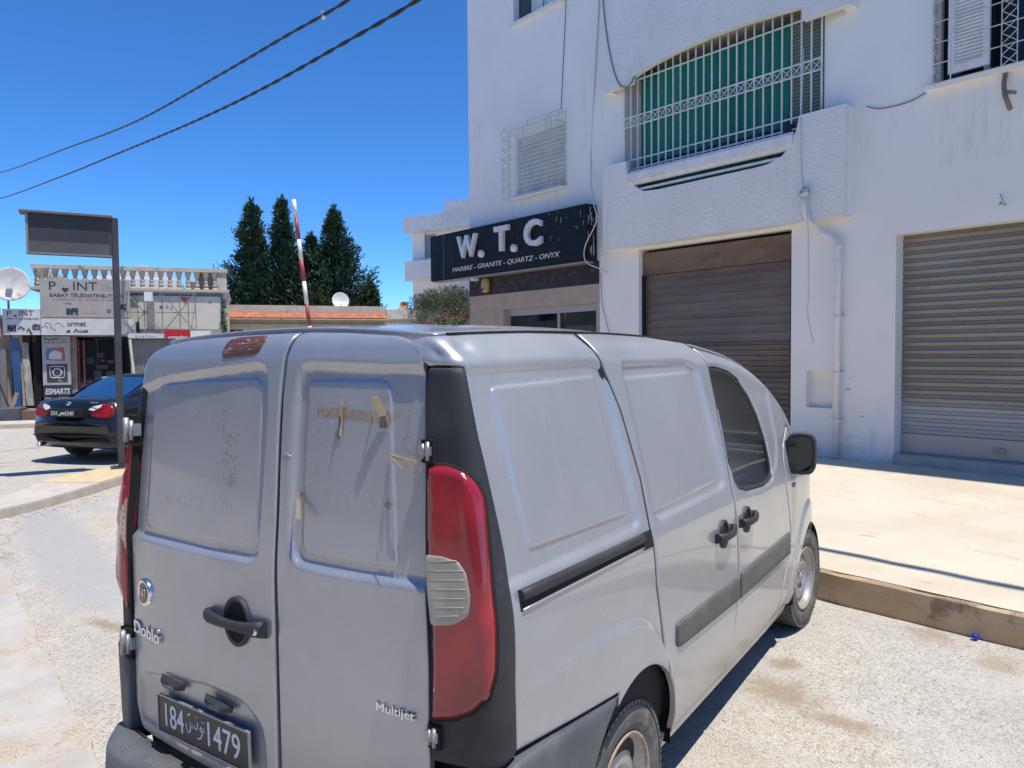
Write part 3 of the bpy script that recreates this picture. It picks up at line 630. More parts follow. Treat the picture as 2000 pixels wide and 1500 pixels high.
panel('brake_light', rpoly([(-.214, 1.766), (-.19, 1.774), (-.045, 1.778), (-.024, 1.764), (-.045, 1.716), (-.215, 1.704), (-.232, 1.722)], .012), rear, BROWNLENS, doorL, off=.004, edge=.004, step=.014, thick=.012)
for x in (-.44, -.16):
    y = float(RP(x)); MB().box(x-.055, x+.055, y+.004, y+.0105, .383, .412).build('reflector', ALU, doorL)

# old adhesive on the doors and loose ends of brown tape
RES1 = decal('adhesive_tan', (.40, .32, .22), 60, .50, .66); RES2 = decal('adhesive_grey', (.52, .505, .47), 45, .53, .70, (1, 1, .5))
def residue(pts, dr, f=None, m=RES1, dz=-.014): panel('adhesive_residue', pts, rear, m, dr, off=dz+.0012 if f is None else f, edge=0, step=.03, rim=False)
RES3 = decal('adhesive_band', (.38, .29, .20), 22, .36, .60)
residue([(.225, 1.537), (.505, 1.527), (.505, 1.558), (.225, 1.566)], doorR, m=RES3); residue([(.215, 1.535), (.535, 1.525), (.535, 1.562), (.215, 1.572)], doorR)
residue([(.18, 1.25), (.20, 1.25), (.20, 1.60), (.178, 1.60)], doorR, m=RES1); residue([(.195, 1.36), (.52, 1.36), (.52, 1.53), (.195, 1.53)], doorR, m=RES2)
residue([(.20, 1.285), (.53, 1.275), (.53, 1.33), (.20, 1.335)], doorR, m=RES2); residue([(.545, 1.42), (.572, 1.42), (.565, 1.56), (.540, 1.56)], doorR, m=RES1, dz=-.019)
residue([(-.20, 1.30), (-.12, 1.30), (-.12, 1.47), (-.20, 1.47)], doorL, m=RES1); residue([(-.24, 1.47), (-.20, 1.47), (-.19, 1.54), (-.23, 1.55)], doorL, m=RES1)
residue([(-.52, 1.21), (-.10, 1.21), (-.10, 1.26), (-.52, 1.25)], doorL, m=RES2); residue([(-.48, 1.46), (-.28, 1.46), (-.28, 1.56), (-.48, 1.55)], doorL, m=RES2)
def tape(pts, w, m=TAPE, dr=doorR):
    V = []; F = []
    for i, (x, z, h, tw) in enumerate(pts):
        P, X, Y, Z = pt(rear, x, z, h-.012); d = (X*math.cos(tw)+Y*math.sin(tw)*.8+Z*math.sin(tw)*.5)*w/2; V += [P-d, P+d]
    for i in range(len(pts)-1): F.append((2*i, 2*i+1, 2*i+3, 2*i+2))
    n = len(V); o = MB().add(V, F).build('tape_scrap', m, dr, fix=False); s = o.modifiers.new('thickness', 'SOLIDIFY'); s.thickness = .0008
tape([(.327, 1.487, .003, .1), (.326, 1.53, .004, .15), (.332, 1.572, .010, .3), (.352, 1.592, .028, .75), (.372, 1.606, .040, 1.0)], .016)
tape([(.318, 1.478, .003, .1), (.324, 1.52, .005, .1), (.326, 1.55, .006, .2)], .007, TAPEDARK)
tape([(.486, 1.530, .003, 0), (.478, 1.565, .016, .2), (.470, 1.598, .035, .5)], .030); tape([(.450, 1.575, .004, .3), (.462, 1.592, .022, .8), (.478, 1.600, .034, 1.)], .012, TAPEDARK)
tape([(.482, 1.515, .003, 0), (.484, 1.548, .010, .2)], .024, TAPEDARK)
tape([(.512, 1.444, .003, 1.5), (.545, 1.440, .016, 1.5), (.585, 1.436, .030, 1.4), (.625, 1.432, .036, 1.3)], .010); tape([(.512, 1.442, .003, 1.2), (.55, 1.428, .030, 1.1), (.592, 1.412, .052, 1.0)], .009)
tape([(.165, 1.312, .004, .6), (.19, 1.285, .018, .4), (.212, 1.245, .034, .3)], .020); tape([(.605, 1.395, .012, 1.4), (.628, 1.402, .03, 1.2), (.637, 1.420, .036, .4)], .008)
tape([(.112, 1.437, .004, .5), (.120, 1.425, .014, .2), (.132, 1.418, .010, .1)], .020, RES2 and ALU); tape([(.50, 1.312, .003, 1.3), (.528, 1.305, .014, 1.2)], .010, TAPEDARK)
# ------------------------------------------------------------------ ground, kerbs, pavement
def ground_mat():
    m, nt, p, tc, out = newmat('gravelly_ground')
    big = noise(nt, tc, .55, 7, .62); mid = noise(nt, tc, 3.2, 8, .7); fine = noise(nt, tc, 60, 4, .65)
    c = mix(nt, ramp(nt, big, .42, .60), (.40, .378, .342), (.455, .392, .30))
    c = mix(nt, ramp(nt, mid, .35, .68), c, (.485, .455, .405))
    c = mix(nt, math_(nt, 'MULTIPLY', ramp(nt, noise(nt, tc, 1.7, 9, .72), .50, .66), .45), c, (.31, .29, .26))
    vo = N(nt, 'ShaderNodeTexVoronoi', i_Scale=70.); nt.links.new(tc.outputs['Object'], vo.inputs['Vector'])
    sx = N(nt, 'ShaderNodeSeparateColor'); nt.links.new(vo.outputs['Color'], sx.inputs[0])
    patch = ramp(nt, noise(nt, tc, 1.1, 5), .36, .58)
    st = math_(nt, 'MULTIPLY', ramp(nt, sx.outputs[0], .62, .70), patch); c = mix(nt, math_(nt, 'MULTIPLY', st, .5), c, (.24, .22, .19))
    st2 = math_(nt, 'MULTIPLY', ramp(nt, sx.outputs[1], .66, .74), patch); c = mix(nt, math_(nt, 'MULTIPLY', st2, .45), c, (.56, .52, .46))
    vo2 = N(nt, 'ShaderNodeTexVoronoi', i_Scale=170.); nt.links.new(tc.outputs['Object'], vo2.inputs['Vector'])
    s2 = N(nt, 'ShaderNodeSeparateColor'); nt.links.new(vo2.outputs['Color'], s2.inputs[0])
    c = mix(nt, math_(nt, 'MULTIPLY', ramp(nt, s2.outputs[0], .78, .84), .5), c, (.19, .17, .15))
    c = mix(nt, math_(nt, 'MULTIPLY', ramp(nt, s2.outputs[1], .75, .82), .4), c, (.62, .58, .51))
    vc = N(nt, 'ShaderNodeTexVoronoi', feature='DISTANCE_TO_EDGE', i_Scale=.55); wob = N(nt, 'ShaderNodeMix', data_type='VECTOR'); nz = N(nt, 'ShaderNodeTexNoise', i_Scale=1.4, i_Detail=8., i_Roughness=.7)
    nt.links.new(tc.outputs['Object'], nz.inputs['Vector']); wob.inputs[0].default_value = .45; nt.links.new(tc.outputs['Object'], wob.inputs[4]); nt.links.new(nz.outputs['Color'], wob.inputs[5]); nt.links.new(wob.outputs[1], vc.inputs['Vector'])
    crk = math_(nt, 'MULTIPLY', ramp(nt, vc.outputs['Distance'], .002, .008, True), ramp(nt, noise(nt, tc, .8, 3), .45, .6)); c = mix(nt, math_(nt, 'MULTIPLY', crk, .6), c, (.20, .175, .145))
    stain = ramp(nt, noise(nt, tc, .9, 4, .5, dist=.4), .63, .70); c = mix(nt, math_(nt, 'MULTIPLY', stain, .55), c, (.27, .20, .125))
    mp = N(nt, 'ShaderNodeMapping', vector_type='TEXTURE'); mp.inputs['Location'].default_value = (-5.6, 2.0, 0); mp.inputs['Rotation'].default_value = (0, 0, R(-18)); mp.inputs['Scale'].default_value = (2.6, .33, 1)
    nt.links.new(tc.outputs['Object'], mp.inputs[0]); ln = N(nt, 'ShaderNodeVectorMath', operation='LENGTH'); nt.links.new(mp.outputs[0], ln.inputs[0])
    d = math_(nt, 'ADD', ln.outputs['Value'], math_(nt, 'MULTIPLY', math_(nt, 'SUBTRACT', noise(nt, tc, 3, 7, .7), .5), 1.2))
    c = mix(nt, math_(nt, 'MULTIPLY', ramp(nt, d, .6, 1.15, True), .85), c, (.36, .352, .345))
    for (x, y, rx, ry) in ((.93, 2.40, .20, .15), (1.24, 2.25, .18, .07), (.87, 2.75, .09, .08), (1.55, 1.75, .16, .10), (-3.2, 1.15, .22, .06)):
        mp = N(nt, 'ShaderNodeMapping', vector_type='POINT'); mp.inputs['Location'].default_value = (-x/rx, -y/ry, 0); mp.inputs['Scale'].default_value = (1/rx, 1/ry, 1)
        nt.links.new(tc.outputs['Object'], mp.inputs[0]); ln = N(nt, 'ShaderNodeVectorMath', operation='LENGTH'); nt.links.new(mp.outputs[0], ln.inputs[0])
        d = math_(nt, 'ADD', ln.outputs['Value'], math_(nt, 'MULTIPLY', math_(nt, 'SUBTRACT', noise(nt, tc, 11, 8, .78), .5), 2.6))
        c = mix(nt, math_(nt, 'MULTIPLY', ramp(nt, d, .30, 1.45, True), .72), c, (.26, .195, .12))
    nt.links.new(c, p.inputs['Base Color']); p.inputs['Roughness'].default_value = .92; p.inputs['Specular IOR Level'].default_value = .25
    h = math_(nt, 'ADD', math_(nt, 'ADD', fine, math_(nt, 'MULTIPLY', mid, 1.5)), math_(nt, 'MULTIPLY', vo.outputs['Distance'], -.6))
    bump(nt, p, h, .55, .012); return m
GROUND = ground_mat()
CONC = mat('smooth_concrete', (.40, .375, .35), .9, col2=(.47, .445, .41), sc=3, col3=(.34, .30, .25), sc3=7, lo3=.58, hi3=.72, bm=.35, bs=70)
def gutter_mat():
    m, nt, p, tc, out = newmat('sandy_concrete')
    c = mix(nt, ramp(nt, noise(nt, tc, 2.2, 8, .7), .35, .65), (.40, .37, .335), (.48, .45, .41))
    sand = ramp(nt, noise(nt, tc, 1.3, 8, .68, dist=.6), .50, .66); c = mix(nt, math_(nt, 'MULTIPLY', sand, .9), c, (.47, .385, .275))
    vo = N(nt, 'ShaderNodeTexVoronoi', i_Scale=90.); nt.links.new(tc.outputs['Object'], vo.inputs['Vector']); sx = N(nt, 'ShaderNodeSeparateColor'); nt.links.new(vo.outputs['Color'], sx.inputs[0])
    c = mix(nt, math_(nt, 'MULTIPLY', math_(nt, 'MULTIPLY', ramp(nt, sx.outputs[0], .72, .8), sand), .7), c, (.24, .20, .15))
    c = mix(nt, math_(nt, 'MULTIPLY', ramp(nt, noise(nt, tc, 7, 9, .8), .60, .70), .5), c, (.27, .235, .195))
    nt.links.new(c, p.inputs['Base Color']); p.inputs['Roughness'].default_value = .92; p.inputs['Specular IOR Level'].default_value = .25
    bump(nt, p, math_(nt, 'ADD', noise(nt, tc, 55, 5, .7), math_(nt, 'MULTIPLY', sand, .6)), .4, .012); return m
GUT = gutter_mat()
ISLE = mat('island_concrete', (.52, .47, .40), .9, col2=(.44, .40, .34), sc=5, col3=(.33, .29, .24), sc3=16, lo3=.60, hi3=.7, bm=.3, bs=60)
YELLOW = mat('yellow_slab', (.60, .47, .25), .85, col2=(.50, .41, .27), sc=6, col3=(.45, .40, .33), sc3=13, lo3=.56, hi3=.68, bm=.25, bs=60)
KERBM = mat('stained_kerb', (.52, .36, .205), .95, col2=(.58, .44, .28), sc=3, col3=(.26, .20, .14), sc3=4, lo3=.54, hi3=.68, bm=.7, bs=45)
def pave_mat():
    m, nt, p, tc, out = newmat('stone_paving')
    c = mix(nt, ramp(nt, noise(nt, tc, 1.1, 7, .6), .35, .65), (.535, .465, .355), (.605, .54, .425))
    c = mix(nt, math_(nt, 'MULTIPLY', ramp(nt, noise(nt, tc, 7, 9, .78, (.35, 1, 1)), .54, .68), .75), c, (.43, .35, .25))
    c = mix(nt, math_(nt, 'MULTIPLY', ramp(nt, noise(nt, tc, 24, 6, .7), .64, .70), .6), c, (.36, .29, .21))
    mp = N(nt, 'ShaderNodeMapping'); mp.inputs['Rotation'].default_value = (0, 0, R(-14)); nt.links.new(tc.outputs['Object'], mp.inputs[0])
    br = N(nt, 'ShaderNodeTexBrick', i_Scale=1.); br.inputs['Brick Width'].default_value = .9; br.inputs['Row Height'].default_value = .45; br.inputs['Mortar Size'].default_value = .006
    br.inputs['Color1'].default_value = (1, 1, 1, 1); br.inputs['Color2'].default_value = (.9, .9, .9, 1); br.inputs['Mortar'].default_value = (0, 0, 0, 1); nt.links.new(mp.outputs[0], br.inputs[0])
    c = mix(nt, math_(nt, 'MULTIPLY', br.outputs['Fac'], .22), c, (.40, .33, .25))
    nt.links.new(c, p.inputs['Base Color']); p.inputs['Roughness'].default_value = .7; bump(nt, p, noise(nt, tc, 35, 5), .12); return m
PAVE = pave_mat()
# one sheet out to the horizon, denser near the camera so that it can be gently uneven
g = MB(); xs = np.concatenate([[-1500, -300, -80, -40], np.arange(-24, 12.1, .3), [30, 80, 300, 1500]]); ys = np.concatenate([[-1500, -300, -60, -20, -8], np.arange(-4, 14.1, .3), [20, 40, 80, 300, 1500]])
def nzf(x, y):      # the yard falls gently towards the gutter along the road
    n = .272*x+.962*y; k = min(1, max(0, (x+7)/4)); k = k*k*(3-2*k)
    t = min(1, max(0, (3.5-n)/3.6)); t = t*t*(3-2*t)
    return -.008-.098*t*k+.018*min(1, max(0, (-.35-n)/.25))*k+.005*math.sin(x*1.9+y*.7)+.004*math.sin(y*2.7-x*.9+1)
V = [(x, y, nzf(x, y) if -24 < x < 12 and -4 < y < 14 else -.012) for x in xs for y in ys]; ny = len(ys)
g.add(V, [(i*ny+j, (i+1)*ny+j, (i+1)*ny+j+1, i*ny+j+1) for i in range(len(xs)-1) for j in range(ny-1)], True)
o = g.build('ground', GROUND); o['kind'] = 'structure'
# raised pavement in front of the white building and its kerb
PX0, PX1 = -14, 7
def strip(name, y0, y1, z0, z1, m, nrag=0):
    mb = MB(); xs = np.arange(PX0, PX1+.01, .1); rr = []
    for i, x in enumerate(xs):
        jt = .014 if abs((x % 1.2)-.6) < .051 and nrag else 0; j = jt*2+nrag*(.6*math.sin(x*7.3)+.6*math.sin(x*17.1+1)+random.uniform(-1, 1)); k = nrag*random.uniform(-.6, .6)
        rr.append([(x, y0+j*.3, z0), (x, y0+j*.5, z1-.018), (x, y0+.010+abs(j), z1+k*.2), (x, y1, z1-jt*.3), (x, y1, z0)])
    mb.loft(rr, smooth=False); o = mb.build(name, m, None, FF, (0, 4, 0), fix=True); o['kind'] = 'structure'
strip('kerb', 4.06, 4.20, -.05, .196, KERBM, .012)
mb = MB(); xs = np.arange(PX0, PX1+.01, .12)
mb.loft([[(x, 4.074+random.uniform(0, .012), .2025), (x, 4.4, .203), (x, 11, .206), (x, 11, .19), (x, 4.21, .19), (x, 4.08+random.uniform(0, .01), .197)] for x in xs], smooth=False)
o = mb.build('pavement', PAVE, None, FF, (0, 4.1, 0)); o['kind'] = 'structure'
# concrete gutter strip along the road side
def ragged(pl, pr, z, m, name, jl=.06, jr=.02, n=150):
    L = np.array(pl, float); Rr = np.array(pr, float); mb = MB(); ring = []
    s = np.linspace(0, 1, n)
    itp = lambda P, s: np.stack([np.interp(s, np.linspace(0, 1, len(P)), P[:, k]) for k in (0, 1)], 1)
    A, B = itp(L, s), itp(Rr, s)
    for i, (a, b) in enumerate(zip(A, B)):
        a = a+np.array([.5, .5])*jl*(math.sin(i*.21)+.5*math.sin(i*.53+2)+random.uniform(-.12, .12)); b = b+np.array([.5, .4])*jr*(math.sin(i*.3)+random.uniform(-.4, .4))
        za, zb = nzf(*a)+z, nzf(*b)+z; m_ = (a+b)/2; q_ = b*.85+a*.15
        ring.append([(a[0], a[1], za), (m_[0], m_[1], nzf(*m_)+z), (q_[0], q_[1], nzf(*q_)+z+.004), (b[0], b[1], zb), (b[0]+.012, b[1]+.012, zb-.06), (a[0], a[1], za-.06)])
    mb.loft(ring, smooth=False); o = mb.build(name, m); o['kind'] = 'structure'; return o
GR = [(-9.3, 2.1), (-5.15, 1.34), (-3.75, .915), (-2.85, .63), (-1.93, .35), (-1.2, .13), (-.3, -.25), (.8, -.9)]
ragged([(x-.13, y-.46) for x, y in GR], GR, .020, GUT, 'gutter')
# traffic island with its yellow slabs
iso = rpoly([(-7.0, 1.85), (-7.15, 2.35), (-7.40, 2.85), (-8.15, 4.05), (-9.2, 6.3), (-10.1, 6.3), (-9.25, 4.6), (-8.78, 3.4), (-7.75, 2.3)], .12)
o = MB().prism([tuple(p) for p in iso], (0, 0, -.05), (1, 0, 0), (0, 1, 0), .155).build('traffic_island', ISLE, bevel=.02); o['kind'] = 'structure'
o = MB().prism([(-7.86, 3.55), (-8.15, 4.02), (-9.15, 6.2), (-9.95, 6.2), (-9.22, 4.55), (-8.82, 3.55), (-8.55, 3.15)], (0, 0, .1055), (1, 0, 0), (0, 1, 0), .004).build('slab_paving', YELLOW); o['kind'] = 'structure'
# loose stones, dry leaf litter
def litter(name, n, area, smin, smax, m, flat=.6, zfun=None):
    mb = MB()
    for i in range(n):
        x, y = area(i); s = random.uniform(smin, smax)*random.uniform(.6, 1); a = random.uniform(0, 6.28); z = zfun(x, y) if zfun else nzf(x, y)
        rr = []
        pts = [(math.cos(a+k*1.2566)*s*random.uniform(.7, 1.2), math.sin(a+k*1.2566)*s*random.uniform(.6, 1.1)) for k in range(5)]
        V = [(x+p, y+q, z-.002) for p, q in pts]+[(x+p*.6, y+q*.6, z+s*flat) for p, q in pts]
        mb.add(V, [(9, 8, 7, 6, 5)[::-1]]+[(k, (k+1) % 5, 5+(k+1) % 5, 5+k) for k in range(5)])
    o = mb.build(name, m, fix=False); o['kind'] = 'stuff'; return o
PEB = mat('pebbles', (.42, .39, .345), .9, col2=(.25, .23, .205), sc=3.7, lo=.45, hi=.55, col3=(.62, .59, .53), sc3=6, lo3=.52, hi3=.56)
def ar_(i):
    k = random.random()
    if k < .5: return .72+abs(random.gauss(0, .55)), random.uniform(.6, 3.75)
    return random.uniform(-6.5, -.95), random.uniform(.2, 2.6)
litter('gravel', 2600, ar_, .002, .008, PEB)
LEAF = mat('dry_leaves', (.24, .18, .09), .9, col2=(.13, .10, .055), sc=9)
def lf_(i):
    t = random.random(); p = Vector((-7.1, 2.25)).lerp(Vector((-8.0, 4.3)), t); return p.x+.03+abs(random.gauss(0, .22)), p.y-abs(random.gauss(0, .10))+random.gauss(0, .05)
litter('leaf_litter', 260, lf_, .004, .016, LEAF, .4)
MB().lathe([(.001, 0), (.019, 0), (.020, .004), (.020, .022), (.017, .026), (.001, .026)], (1.712, 3.69, .0), (.3, .2, 1), 20).top('bottle_cap', mat('blue_plastic', (.01, .03, .42), .4), 'blue plastic bottle cap lying at the foot of the kerb', 'bottle cap')

# ------------------------------------------------------------------ the white building (local frame: x along its front to the right, y into it)
def plaster(name, st, sc, col=(.74, .74, .745), bd=.02):
    m, nt, p, tc, out = newmat(name)
    c = mix(nt, ramp(nt, noise(nt, tc, .7, 6, .6), .35, .7), col, tuple(v*.93 for v in col))
    c = mix(nt, math_(nt, 'MULTIPLY', ramp(nt, noise(nt, tc, 2.6, 10, .78, (1, 1, .22)), .56, .72), .45), c, (.53, .49, .42))
    c = mix(nt, math_(nt, 'MULTIPLY', ramp(nt, noise(nt, tc, 14, 4, .6), .70, .74), .4), c, (.52, .47, .40))
    nt.links.new(c, p.inputs['Base Color']); p.inputs['Roughness'].default_value = .9; p.inputs['Specular IOR Level'].default_value = .2
    bump(nt, p, noise(nt, tc, sc, 4, .6, dist=.3), st, bd); return m
PLASTER = plaster('white_plaster', .12, 22, (.86, .835, .775)); ROUGH = plaster('roughcast', .8, 34, (.86, .84, .79), .035)
WHITE = mat('white_paint', (.76, .76, .75), .6, col2=(.68, .67, .64), sc=6)
WMETAL = mat('white_metal', (.70, .70, .69), .5, col2=(.60, .59, .56), sc=9, col3=(.40, .28, .18), sc3=30, lo3=.70, hi3=.76)
GREEN = mat('green_tarpaulin', (.008, .20, .145), .6, col2=(.012, .25, .18), sc=2, bm=.3, bs=7, bd=.03, stretch=(1, 1, .15))
OLIVE = mat('olive_louvre', (.19, .24, .185), .7)
BLUECLOTH = mat('blue_sheet', (.02, .055, .10), .8)
BLIND = mat('roller_blind', (.60, .595, .57), .6, col2=(.53, .525, .50), sc=3)
MARBLE = mat('dark_marble', (.028, .022, .02), .45, col2=(.07, .055, .045), sc=7, lo=.4, hi=.75, col3=(.24, .21, .19), sc3=11, lo3=.66, hi3=.72, spec=.25)
BEIGE = mat('beige_stone', (.44, .34, .26), .45, col2=(.38, .29, .215), sc=4, col3=(.30, .22, .16), sc3=9, lo3=.62, hi3=.7)
DOORMET = mat('door_frame', (.42, .42, .41), .4, .5)
SIGNBLK = mat('sign_black', (.008, .009, .013), .5, col2=(.013, .013, .017), sc=3, spec=.2)
SIGNWHT = mat('sign_white', (.70, .70, .70), .5, col2=(.58, .57, .56), sc=14)
BLD = thing('apartment_building', 'white plastered building with barred windows, an enclosed balcony and two roller shutters', 'building', FF, (-3, 9.4, 0))
Y0 = 9.4; XL, XR, ZB = -11.32, 9.0, 12.0
holes = {'w1': (-9.75, -8.27, 4.92, 6.25), 'w2': (-9.76, -8.30, 8.46, 9.75), 'w3': (-1.67, -.12, 5.02, 6.45), 'bal': (-6.77, -3.10, 3.62, 6.75), 's1': (-6.46, -3.58, .1, 3.495), 's2': (-2.10, .75, .1, 3.225), 'niche': (-3.342, -2.945, .895, 1.425), 'shop': (-11.31, -7.40, .1, 3.06)}
pts = [(XL, .1), (XR, .1), (XR, ZB), (XL, ZB)]
loops = [pts]+[[(a, c), (b, c), (b, d), (a, d)] for a, b, c, d in holes.values() if (a, b) != (-11.31, -7.40)]
# openings that reach the ground are cut by building the front from rectangles
def wallrects():
    xs = sorted({XL, XR}|{v for h in holes.values() for v in h[:2]}); zs = sorted({.1, ZB}|{v for h in holes.values() for v in h[2:]})
    mb = MB(); P = {}
    def v(i, j):
        if (i, j) not in P: P[(i, j)] = len(mb.v); mb.v.append((xs[i], Y0, zs[j]))
        return P[(i, j)]
    for i in range(len(xs)-1):
        for j in range(len(zs)-1):
            cx, cz = (xs[i]+xs[i+1])/2, (zs[j]+zs[j+1])/2
            if any(a < cx < b and c < cz < d for a, b, c, d in holes.values()): continue
            mb.f.append((v(i, j), v(i+1, j), v(i+1, j+1), v(i, j+1))); mb.sm.append(False)
    for k, (a, b, c, d) in holes.items():
        dp = .26 if k != 'niche' else .13
        if k == 'bal': dp = .9
        mb.add([(a, Y0, c), (b, Y0, c), (b, Y0, d), (a, Y0, d), (a, Y0+dp, c), (b, Y0+dp, c), (b, Y0+dp, d), (a, Y0+dp, d)], [(0, 4, 7, 3), (1, 2, 6, 5), (3, 7, 6, 2), (0, 1, 5, 4)]+([(4, 5, 6, 7)] if k in ('niche', 'bal') else []))
    mb.add([(XL, Y0, .1), (XL, Y0+10, .1), (XL, Y0+10, ZB), (XL, Y0, ZB), (XR, Y0, .1), (XR, Y0+10, .1), (XR, Y0+10, ZB), (XR, Y0, ZB)], [(0, 3, 2, 1), (4, 5, 6, 7), (3, 7, 6, 2), (1, 2, 6, 5)])
    return mb
wallrects().build('wall', PLASTER, BLD, fix=False)
def B(): return MB()
# enclosed balcony: parapet with a boat-shaped cut, beam across it, upper balcony above
yb = 9.18; KB = (yb+.925)/(8.8+.925)
bX = lambda x: 2.25+(x-2.25)*KB
bZ = lambda z: 1.715+(z-1.715)*KB
par = [(-6.75, 3.49), (-2.50, 3.49), (-2.50, 4.90), (-3.14, 4.90), (-3.18, 4.72), (-3.26, 4.54), (-3.40, 4.40), (-3.62, 4.335), (-3.8, 4.325), (-5.55, 4.315), (-5.85, 4.335), (-6.02, 4.43), (-6.14, 4.58), (-6.21, 4.74), (-6.235, 4.89), (-6.75, 4.905)]
B().prism([(bX(a), bZ(b)) for a, b in par], (0, yb, 0), (1, 0, 0), (0, 0, 1), -.10).build('balcony_parapet', ROUGH, BLD)
pl0, pr0, pb0 = bX(-6.75), bX(-2.50), bZ(3.49)
B().box(pl0, pl0+.13, yb+.102, Y0-.002, pb0, bZ(4.90)).build('balcony_cheek', PLASTER, BLD); B().box(pr0-.13, pr0, yb+.102, Y0-.002, pb0, bZ(4.895)).build('balcony_cheek', PLASTER, BLD)
B().box(pl0+.133, pr0-.133, yb+.103, Y0-.002, pb0+.003, pb0+.13).build('balcony_slab', PLASTER, BLD)
B().box(pl0+.01, pr0-.01, yb+.002, Y0-.002, pb0-.02, pb0-.001).build('balcony_soffit', WHITE, BLD)
B().box(bX(-6.19), bX(-3.19), yb-.04, yb+.13, bZ(4.475), bZ(4.705)).build('balcony_beam', WHITE, BLD, bevel=.05)
B().box(bX(-6.06), bX(-3.38), yb+.03, yb+.08, bZ(4.375), bZ(4.41)).build('balcony_bar', WMETAL, BLD)
arch = [(-6.77, 6.14), (-6.10, 6.14), (-6.10, 6.235), (-5.7, 6.315), (-5.2, 6.375), (-4.6, 6.41), (-4.0, 6.405), (-3.5, 6.37), (-3.12, 6.335), (-3.10, 6.15), (-2.46, 6.15), (-2.46, 8.6), (-6.77, 8.6)]
B().prism([(bX(a), bZ(b)) for a, b in arch], (0, yb, 0), (1, 0, 0), (0, 0, 1), -.10).build('upper_parapet', ROUGH, BLD)
ul, ur = bX(-6.77), bX(-2.46)
B().box(ul, ul+.15, yb+.102, Y0-.002, bZ(6.142), bZ(8.6)).build('upper_cheek', PLASTER, BLD); B().box(ur-.14, ur, yb+.102, Y0-.002, bZ(6.152), bZ(8.6)).build('upper_cheek', PLASTER, BLD); B().box(ul+.153, ur-.143, yb+.102, Y0-.002, 6.80, 7.0).build('upper_slab', PLASTER, BLD)
cv = MB(); n = 150
cv.loft([[(-6.55+2.83*i/n, 9.56+.028*math.sin(i*.9)+.02*math.sin(i*.37+1), z) for z in (3.65, 4.86, 6.52)] for i in range(n+1)], closed=False, caps=False)
cv.build('tarpaulin', GREEN, BLD, fix=False)
cu = MB().loft([[(-6.55+2.83*i/n, 9.535+.028*math.sin(i*.9)+.02*math.sin(i*.37+1), z) for z in (4.75, 5.02)] for i in range(n+1)], closed=False, caps=False); cu.build('blue_hem', BLUECLOTH, BLD, fix=False)
lv = MB()
for k in range(56): z = 3.7+k*.052; lv.bar((-3.76, 9.62, z), (-3.11, 9.62, z), .03, .042)
lv.box(-3.76, -3.11, 9.64, 9.66, 3.65, 6.7).build('louvre_panel', OLIVE, BLD)
B().box(-6.765, -6.57, 9.62, 9.66, 3.65, 6.7).build('side_infill', mat('grey_render', (.50, .50, .47), .9, col2=(.44, .44, .41), sc=5), BLD)
jg = MB(); jg.lathe([(.001, 0), (.085, 0), (.095, .1), (.095, .32), (.06, .42), (.03, .45), (.03, .52)], (-3.62, 9.40, 4.60), (0, 0, 1), 14).top('canister', mat('dark_canister', (.03, .022, .02), .6), 'dark canister standing behind the bars at the right end of the balcony', 'canister', FF)
# bars over the balcony opening
GY = 9.36; gr = MB(); xs = np.linspace(-6.74, -3.12, 25)
for x in xs: gr.box(x-.011, x+.011, GY-.009, GY+.009, 4.78, 6.74)
for z in (4.90, 5.058, 5.64, 5.80, 6.40): gr.box(-6.765, -3.105, GY-.021, GY-.0095, z-.011, z+.011)
for a, b in zip(xs[:-1], xs[1:]): gr.bar((a+.011, GY, 5.652), (b-.011, GY, 5.788), .010); gr.bar((a+.011, GY+.0105, 5.788), (b-.011, GY+.0105, 5.652), .010)
gr.build('balcony_grille', WMETAL, BLD)
# windows with roller blinds or shutters, each behind a projecting cage of bars
CAGEM = mat('cage_paint', (.62, .60, .54), .6, col2=(.52, .49, .42), sc=7, col3=(.34, .24, .15), sc3=20, lo3=.62, hi3=.70)
def blind(name, x0, x1, z0, z1, y, pitch=.045, m=BLIND):
    mb = MB(); n = int((z1-z0)/pitch); prof = []
    for k in range(n):
        z = z0+(z1-z0)*k/n; p = (z1-z0)/n; prof += [(y+.012, z), (y-.010, z+p*.18), (y-.014, z+p*.6), (y-.002, z+p*.90)]
    prof.append((y, z1)); mb.loft([[(x0, a, b) for a, b in prof], [(x1, a, b) for a, b in prof]], smooth=False, closed=False, caps=False); mb.v = mb.v
    return mb
def cage(x0, x1, z0, z1, y0, y1, bands, rails, parent):
    c = MB(); r = .010
    def zig(a, b, n, X):      # zigzag between two uprights
        for k in range(n):
            za, zb = z0+(z1-z0)*k/n, z0+(z1-z0)*(k+1)/n
            p, q = (a, za), (b, zb)
            if k % 2: p, q = (b, za), (a, zb)
            c.bar(X(*p), X(*q), .008)
    fr_ = lambda x, z: (x, y0, z)
    for x in (x0, x1):
        c.box(x-r/2, x+r/2, y0-r/2, y0+r/2, z0, z1); c.box(x-r/2, x+r/2, y1-r/2, y1+r/2, z0, z1)
        for z in np.linspace(z0, z1, 8): c.box(x-r/2, x+r/2, y0+r/2, y1-r/2, z-r/2, z+r/2)
        zig(y0, y1, 14, lambda y, z: (x, y, z))
    for z in [z0, z1]+rails: c.box(x0+r/2, x1-r/2, y0-r/2-.001, y0+r/2-.001, z-r/2, z+r/2)
    for z in (z0, z1): c.box(x0+r/2, x1-r/2, y1-r/2, y1+r/2, z-r/2, z+r/2)
    for a, b in bands:
        for x in (a, b): c.box(x-r/2, x+r/2, y0-r/2-.003, y0+r/2-.003, z0, z1)
        zig(a, b, 12, fr_)
        zig(b, a, 12, fr_)
    c.build('window_cage', CAGEM, parent)
